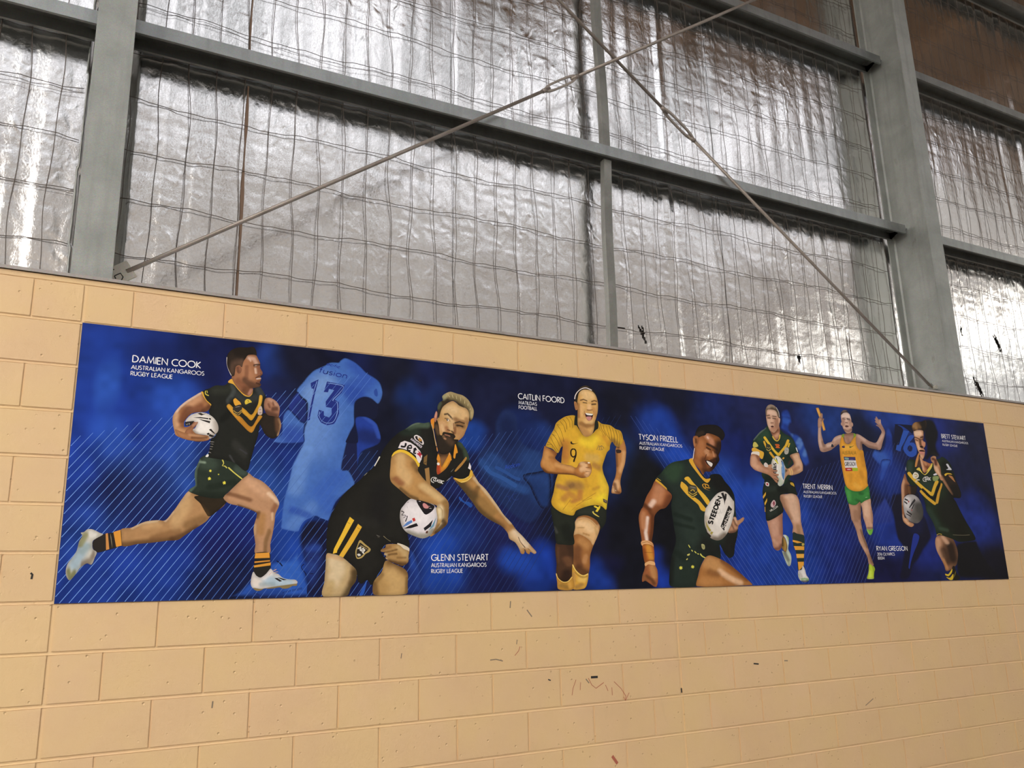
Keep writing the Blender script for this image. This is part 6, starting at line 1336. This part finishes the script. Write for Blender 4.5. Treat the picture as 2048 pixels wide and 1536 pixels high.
# a plain geometric stroke alphabet, cap height 1
def arc(cx, cy, rx, ry, a0, a1, n=14):
    return [(cx + rx * math.cos(math.radians(a0 + (a1 - a0) * i / n)), cy + ry * math.sin(math.radians(a0 + (a1 - a0) * i / n))) for i in range(n + 1)]
GLYPH = {
 'A': (.78, [[(0, 0), (.39, 1)], [(.39, 1), (.78, 0)], [(.15, .33), (.63, .33)]]),
 'B': (.48, [[(.0, 0), (0, 1)], [(0, 1), (.2, 1)] + arc(.2, .76, .24, .24, 90, -90) + [(0, .52)], [(0, .52), (.22, .52)] + arc(.22, .26, .26, .26, 90, -90) + [(0, 0)]]),
 'C': (.74, [arc(.5, .5, .5, .5, 52, 308, 20)]),
 'D': (.70, [[(0, 0), (0, 1)], [(0, 1), (.2, 1)] + arc(.2, .5, .5, .5, 90, -90, 18) + [(0, 0)]]),
 'E': (.42, [[(.42, 1), (0, 1), (0, 0), (.42, 0)], [(0, .53), (.40, .53)]]),
 'F': (.40, [[(.40, 1), (0, 1), (0, 0)], [(0, .52), (.38, .52)]]),
 'G': (.90, [arc(.5, .5, .5, .5, 48, 350, 22) + [(.98, .46), (.56, .46)]]),
 'H': (.6, [[(0, 0), (0, 1)], [(.6, 0), (.6, 1)], [(0, .52), (.6, .52)]]),
 'I': (.02, [[(.01, 0), (.01, 1)]]),
 'K': (.56, [[(0, 0), (0, 1)], [(.52, 1), (.02, .50), (.56, 0)]]),
 'L': (.40, [[(0, 1), (0, 0), (.40, 0)]]),
 'M': (.92, [[(0, 0), (.13, 1), (.46, .12), (.79, 1), (.92, 0)]]),
 'N': (.70, [[(0, 0), (0, 1), (.70, 0), (.70, 1)]]),
 'O': (1.0, [arc(.5, .5, .5, .5, 0, 360, 26)]),
 'P': (.46, [[(0, 0), (0, 1)], [(0, 1), (.2, 1)] + arc(.2, .73, .27, .27, 90, -90) + [(0, .46)]]),
 'R': (.50, [[(0, 0), (0, 1)], [(0, 1), (.2, 1)] + arc(.2, .74, .26, .26, 90, -90) + [(0, .48)], [(.16, .48), (.50, 0)]]),
 'S': (.46, [arc(.24, .76, .22, .24, 40, 270, 14) + arc(.22, .26, .25, .26, 90, -140, 14)]),
 'T': (.52, [[(0, 1), (.52, 1)], [(.26, 1), (.26, 0)]]),
 'U': (.58, [[(0, 1), (0, .3)] + arc(.29, .29, .29, .29, 180, 360, 12) + [(.58, 1)]]),
 'W': (1.10, [[(0, 1), (.28, 0), (.55, .95), (.82, 0), (1.10, 1)]]),
 'Y': (.60, [[(0, 1), (.30, .48), (.60, 1)], [(.30, .48), (.30, 0)]]),
 'Z': (.54, [[(0, 1), (.54, 1), (0, 0), (.54, 0)]]),
 '0': (.56, [arc(.28, .5, .28, .5, 0, 360, 22)]),
 '1': (.20, [[(0, .82), (.18, 1), (.18, 0)]]),
 '2': (.52, [arc(.26, .73, .25, .27, 170, -40, 12) + [(0, 0), (.52, 0)]]),
 '6': (.54, [[(.40, 1), (.06, .42)], arc(.27, .30, .27, .30, 0, 360, 18)]),
 '8': (.52, [arc(.26, .76, .21, .24, 0, 360, 16), arc(.26, .27, .26, .27, 0, 360, 18)]),
 '.': (.04, [[(0, 0), (.04, .0), (.04, .06)]]),
 'a': (.5, [arc(.25, .3, .25, .3, 0, 360, 16), [(.5, .6), (.5, 0)]]),
 'c': (.44, [arc(.28, .3, .28, .3, 50, 310, 14)]),
 'e': (.54, [[(.02, .32), (.52, .32)] + arc(.27, .3, .26, .3, 5, 310, 14)]),
 'f': (.26, [[(.28, .98), (.16, .96), (.12, .8), (.12, 0)], [(0, .6), (.26, .6)]]),
 'h': (.46, [[(0, 0), (0, 1.05)], [(0, .35)] + arc(.23, .35, .23, .25, 180, 0, 10) + [(.46, 0)]]),
 'i': (.03, [[(.015, 0), (.015, .6)], [(.015, .82), (.015, .92)]]),
 'k': (.42, [[(0, 0), (0, 1.05)], [(.38, .6), (.02, .28), (.42, 0)]]),
 'l': (.03, [[(.015, 0), (.015, 1.05)]]),
 'm': (.8, [[(0, 0), (0, .6)], [(0, .38)] + arc(.2, .38, .2, .22, 180, 0, 8) + [(.4, 0)], [(.4, .38)] + arc(.6, .38, .2, .22, 180, 0, 8) + [(.8, 0)]]),
 'n': (.44, [[(0, 0), (0, .6)], [(0, .36)] + arc(.22, .36, .22, .24, 180, 0, 10) + [(.44, 0)]]),
 'o': (.58, [arc(.29, .3, .29, .3, 0, 360, 18)]),
 's': (.36, [arc(.19, .45, .17, .15, 40, 270, 10) + arc(.17, .15, .19, .15, 90, -140, 10)]),
 'u': (.46, [[(0, .6), (0, .24)] + arc(.23, .24, .23, .24, 180, 360, 10) + [(.46, .6)], [(.46, .6), (.46, 0)]]),
}
def text_strokes(s, gap=.20, word=.62):
    x, out = 0, []
    for ch in s:
        if ch == ' ': x += word - gap; continue
        w, st = GLYPH[ch]
        out += [[(x + a, b_) for a, b_ in q] for q in st]
        x += w + gap
    return out, x - gap

class Ink:
    """collects flat coloured triangles (x mm, z mm, layer) for one printed part"""
    def __init__(self): self.v, self.f, self.c, self.n = [], [], [], 0
    def add(self, V, F, C, lay):
        for p in V: self.v.append((min(max(p[0], .5), 6399.5), lay, min(max(p[1], -5.5), 1199.5)))
        self.f += [tuple(i + self.n for i in f) for f in F]
        self.c += C; self.n += len(V)
    def build(self, name, parent):
        me = bpy.data.meshes.new(name)
        me.from_pydata([(x / 1000, BOARD_Y - .0002 - l * .00002, z / 1000) for x, l, z in self.v], [], self.f)
        a = me.color_attributes.new('ink', 'FLOAT_COLOR', 'POINT')
        a.data.foreach_set('color', np.array([(*c, 1) for c in self.c], dtype=np.float32).ravel())
        bm = bmesh.new(); bm.from_mesh(me)
        flip = [f for f in bm.faces if f.normal.y > 0]
        bmesh.ops.reverse_faces(bm, faces=flip); bm.to_mesh(me); bm.free()
        return link(name, me, parent, M['ink_print'])

def smooth_closed(p, n=5):
    p = np.array(p, float); m = len(p)
    out = []
    for i in range(m):
        p0, p1, p2, p3 = p[i-1], p[i], p[(i+1) % m], p[(i+2) % m]
        # centripetal-like tension keeps short/long neighbours from overshooting
        d = np.linalg.norm(p2 - p1)
        t1 = (p2 - p0); t2 = (p3 - p1)
        t1 *= min(.5, .5 * d * 2 / (np.linalg.norm(t1) + 1e-6)); t2 *= min(.5, .5 * d * 2 / (np.linalg.norm(t2) + 1e-6))
        k = max(2, min(n, int(d / 4) + 1))
        for j in range(k):
            t = j / k
            out.append((2*t**3-3*t*t+1) * p1 + (t**3-2*t*t+t) * t1 + (-2*t**3+3*t*t) * p2 + (t**3-t*t) * t2)
    return np.array(out)

def seg_dist(Q, pts, wx, wz):
    """distance of points Q to a polyline, in units of the brush radii"""
    P_ = np.array(pts, float).reshape(-1, 2) / (wx, wz); Qs = Q / (wx, wz)
    best = np.full(len(Q), 1e9)
    for a, b_ in zip(P_[:-1], P_[1:]):
        ab = b_ - a
        t = np.clip(((Qs - a) @ ab) / (ab @ ab + 1e-12), 0, 1)
        best = np.minimum(best, np.linalg.norm(Qs - a - t[:, None] * ab, axis=1))
    return best

def shade(Q, base, tones):
    C = np.tile(np.array(srgb(base)), (len(Q), 1))
    for c, al, wx, wz, s in tones:
        d = seg_dist(Q, [float(x) for x in s.split()], max(wx, 1), max(wz, 1))
        q = np.clip((1.55 - d) / 1.25, 0, 1)
        w_ = al * q * q * (3 - 2 * q)
        C = C * (1 - w_[:, None]) + np.array(srgb(c)) * w_[:, None]
    return C

def inside(Q, poly):
    x, y = Q[:, 0], Q[:, 1]; r = np.zeros(len(Q), bool)
    x1, y1 = poly[:, 0], poly[:, 1]; x2, y2 = np.roll(x1, -1), np.roll(y1, -1)
    for a, b_, c, d in zip(x1, y1, x2, y2):
        k = ((b_ > y) != (d > y))
        with np.errstate(divide='ignore', invalid='ignore'):
            k &= x < (c - a) * (y - b_) / (d - b_ + 1e-12) + a
        r ^= k
    return r

def winding(Q, poly):
    x, y = Q[:, 0], Q[:, 1]; n = np.zeros(len(Q), int)
    for (a, b_), (c, d) in zip(poly, np.roll(poly, -1, 0)):
        s = (c - a) * (y - b_) - (x - a) * (d - b_)
        n += ((b_ <= y) & (d > y) & (s > 0)).astype(int) - ((b_ > y) & (d <= y) & (s < 0)).astype(int)
    return n != 0

def field(Q):
    """ink of the printed backdrop"""
    C = shade(Q, BG_INK, BG_TONES) * .80
    g = (vnoise(Q[:, 0] / 90, Q[:, 1] / 90, 5) - .5) * .5 + (vnoise(Q[:, 0] / 37, Q[:, 1] / 37, 6) - .5) * .35 + (vnoise(Q[:, 0] / 230, Q[:, 1] / 200, 7) - .5) * .4
    return np.clip(C * (1 + g)[:, None], 0, 1)

def fill(ink, outline, base, tones, lay, ghost=False, soft=10, step=0):
    O = outline
    V = [Vector((float(a), float(b_))) for a, b_ in O]
    if tones:
        st = step or 3.6 + O[:, 0].mean() / 1000 * .8
        gx, gz = np.meshgrid(np.arange(O[:, 0].min(), O[:, 0].max(), st), np.arange(O[:, 1].min(), O[:, 1].max(), st))
        gx[1::2] += st / 2
        Q = np.stack([gx.ravel(), gz.ravel()], 1)
        Q = Q[inside(Q, O)]
        V += [Vector((float(a), float(b_))) for a, b_ in Q]
    r = delaunay_2d_cdt(V, [], [list(range(len(O)))], 1, 1e-4)
    W_ = np.array([(v.x, v.y) for v in r[0]]).reshape(-1, 2)
    if len(W_) == 0: return
    F_ = [tuple(f) for f in r[2]]
    if len(O) < 90:
        cen = np.array([W_[list(f)].mean(0) for f in F_]).reshape(-1, 2)
        keep = winding(cen, O)
        F_ = [f for f, k in zip(F_, keep) if k]
    C = shade(W_, base, tones) if tones else np.tile(np.array(srgb(base)), (len(W_), 1))
    if tones:                                  # photographic grain and roundness of the printed figure
        if not ghost:
            cl = np.vstack([O, O[:1]]).ravel()
            wd = 10 + .05 * min(np.ptp(O[:, 0]), np.ptp(O[:, 1]))
            d = seg_dist(W_, cl, wd, wd)
            C = C * (1 - .30 * np.clip(1 - d, 0, 1) ** 1.3)[:, None]
        else:                                  # backdrop figures melt into the field
            d = seg_dist(W_, np.vstack([O, O[:1]]).ravel(), soft, soft)
            q = np.clip(d, 0, 1); q = q * q * (3 - 2 * q)
            C = field(W_) * (1 - q)[:, None] + C * .86 * q[:, None]
        g = (vnoise(W_[:, 0] / 24, W_[:, 1] / 24, 8) - .5) * .12 + (vnoise(W_[:, 0] / 9, W_[:, 1] / 9, 9) - .5) * .10
        C = np.clip(C * (1 + g)[:, None], 0, 1)
    ink.add(W_.tolist(), F_, C.tolist(), lay)

def put_text(ink, s, O, B, U, color, wt, slant, lay):
    """strokes of s laid from O to B, capitals reaching towards U"""
    st, tot = text_strokes(s)
    O, B, U = np.array(O, float), np.array(B, float), np.array(U, float)
    ex, ey = (B - O) / tot, (U - O)
    kx = np.linalg.norm(ey) / max(np.linalg.norm(ex), 1e-6)     # keep stroke weight even
    col_ = list(srgb(color))
    for q in st:
        q = [p for i, p in enumerate(q) if i == 0 or abs(p[0] - q[i-1][0]) + abs(p[1] - q[i-1][1]) > 1e-4]
        q = np.array(q, float); n = len(q)
        closed = n > 3 and np.linalg.norm(q[0] - q[-1]) < 1e-6
        L_, R_ = [], []
        for i in range(n):
            a = q[i-1] if i > 0 else (q[-2] if closed else q[0]); b_ = q[i+1] if i < n - 1 else (q[1] if closed else q[-1])
            d1 = (q[i] - a) * (1 / kx, 1); d2 = (b_ - q[i]) * (1 / kx, 1)
            l1, l2 = np.linalg.norm(d1), np.linalg.norm(d2)
            d = (d1 / l1 if l1 > 1e-9 else 0) + (d2 / l2 if l2 > 1e-9 else 0)
            d = d / (np.linalg.norm(d) + 1e-9)
            cosh = 1.0
            if l1 > 1e-9 and l2 > 1e-9: cosh = max(.45, math.sqrt(max(0, (1 + float(d1 @ d2) / l1 / l2) / 2)))
            nn = np.array((-d[1] * kx, d[0])) * wt / 2 / cosh
            L_.append(q[i] + nn); R_.append(q[i] - nn)
        V = []
        for p in L_ + R_: V.append(tuple(O + ex * (p[0] + slant * p[1]) + ey * p[1]))
        ink.add(V, [(i, i + 1, n + i + 1, n + i) for i in range(n - 1)], [col_] * len(V), lay)

BOARD_Y = -.006
banner = tag(empty('wall_banner', (0, 0, 0)), 'long blue printed banner of seven athletes fixed to the tan block wall', 'banner')
bm = bmesh.new(); box_bm(bm, 0, 6.4, BOARD_Y, .0005, -.006, 1.2)
link('backing_board', bm_mesh(bm, 'backing_board', .0008, 1), banner, M['boardedge'])
# printed field
gx, gz = np.meshgrid(np.linspace(1.5, 6398.5, 640), np.linspace(-4.5, 1198.5, 121))
Q = np.stack([gx.ravel(), gz.ravel()], 1)
C = field(Q)
me = grid_mesh('printed_field', np.stack([gx / 1000, np.full_like(gx, BOARD_Y - .00015), gz / 1000], -1), False)
a = me.color_attributes.new('ink', 'FLOAT_COLOR', 'POINT')
a.data.foreach_set('color', np.concatenate([np.clip(C, 0, 1), np.ones((len(C), 1))], 1).astype(np.float32).ravel())
link('printed_field', me, banner, M['ink_print'])
for name, label, shapes in FIGURES:
    ghost = 'backdrop' in name
    ink = Ink()
    for i, s in enumerate(shapes):
        lay = (1 + i * .2) if ghost else (8 + i)
        if s[0] == 'T':
            x = s[3]
            put_text(ink, s[2], x[0:2], x[2:4], x[4:6], s[1], s[4], s[5], lay)
        else:
            p = np.array([float(v) for v in s[2].split()]).reshape(-1, 2)
            O = smooth_closed(p) if s[0] == 'P' else p
            O = np.stack([np.clip(O[:, 0], .5, 6399.5), np.clip(O[:, 1], -5.5, 1199.5)], 1)
            melt = s[5] if len(s) > 5 else (7 if 'player' in name else 24)
            fill(ink, O, s[1], s[3] if len(s) > 3 else (), lay, ghost or len(s) > 5, melt, s[4] if len(s) > 4 else 0)
    o = ink.build(name, banner); o['label'] = label
ink = Ink()
for c, x0, z0, x1, z1 in RULES:
    d = np.array((x1 - x0, z1 - z0), float); d /= np.linalg.norm(d); w_ = 1.35
    n_ = np.array((-d[1], d[0])) * w_
    a_, b_ = np.array((x0, z0)), np.array((x1, z1))
    ink.add([tuple(a_ + n_), tuple(a_ - n_), tuple(b_ - n_ * .5), tuple(b_ + n_ * .5)], [(0, 1, 2, 3)], [list(srgb(c))] * 4, 7)
ink.build('printed_rule_lines', banner)
for rows in CAPTIONS:
    ink = Ink()
    for j, (s, x0, z0, x1, h) in enumerate(rows):
        put_text(ink, s, (x0, z0), (x1, z0), (x0, z0 + h), 'f2f1f4' if j == 0 else 'e4e4ea', .14 if j == 0 else .155, 0, 75)
    ink.build('printed_caption', banner)

# ------------------------------------------------------------------ pen marks
def mark(name, pts, w_, m, parent, y):
    V, F = [], []
    for i, (x, z) in enumerate(pts):
        a = pts[max(i - 1, 0)]; b_ = pts[min(i + 1, len(pts) - 1)]
        d = np.array((b_[0] - a[0], b_[1] - a[1])); d = d / (np.linalg.norm(d) + 1e-9)
        V += [(x - d[1] * w_, y, z + d[0] * w_), (x + d[1] * w_, y, z - d[0] * w_)]
    F = [(2*i, 2*i+1, 2*i+3, 2*i+2) for i in range(len(pts) - 1)]
    me = mesh_np(name, V, F)
    bm = bmesh.new(); bm.from_mesh(me); bmesh.ops.reverse_faces(bm, faces=[f for f in bm.faces if f.normal.y > 0]); bm.to_mesh(me); bm.free()
    return link(name, me, parent, m)
for m_, w_, pts in MARKS:
    mark('pen_mark', pts, w_, M[m_], wall, -.0012)
# the marking on the cleat plate, written along it
for q in (([(-.075, .034), (-.045, .034)]), ([(-.062, .004), (-.030, .004), (-.030, -.018), (-.046, -.030), (-.062, -.022)]), ([(-.062, .004), (-.064, -.012)])):
    k = mark('pen_mark', q, .0028, M['stencil'], cp, -.0048)
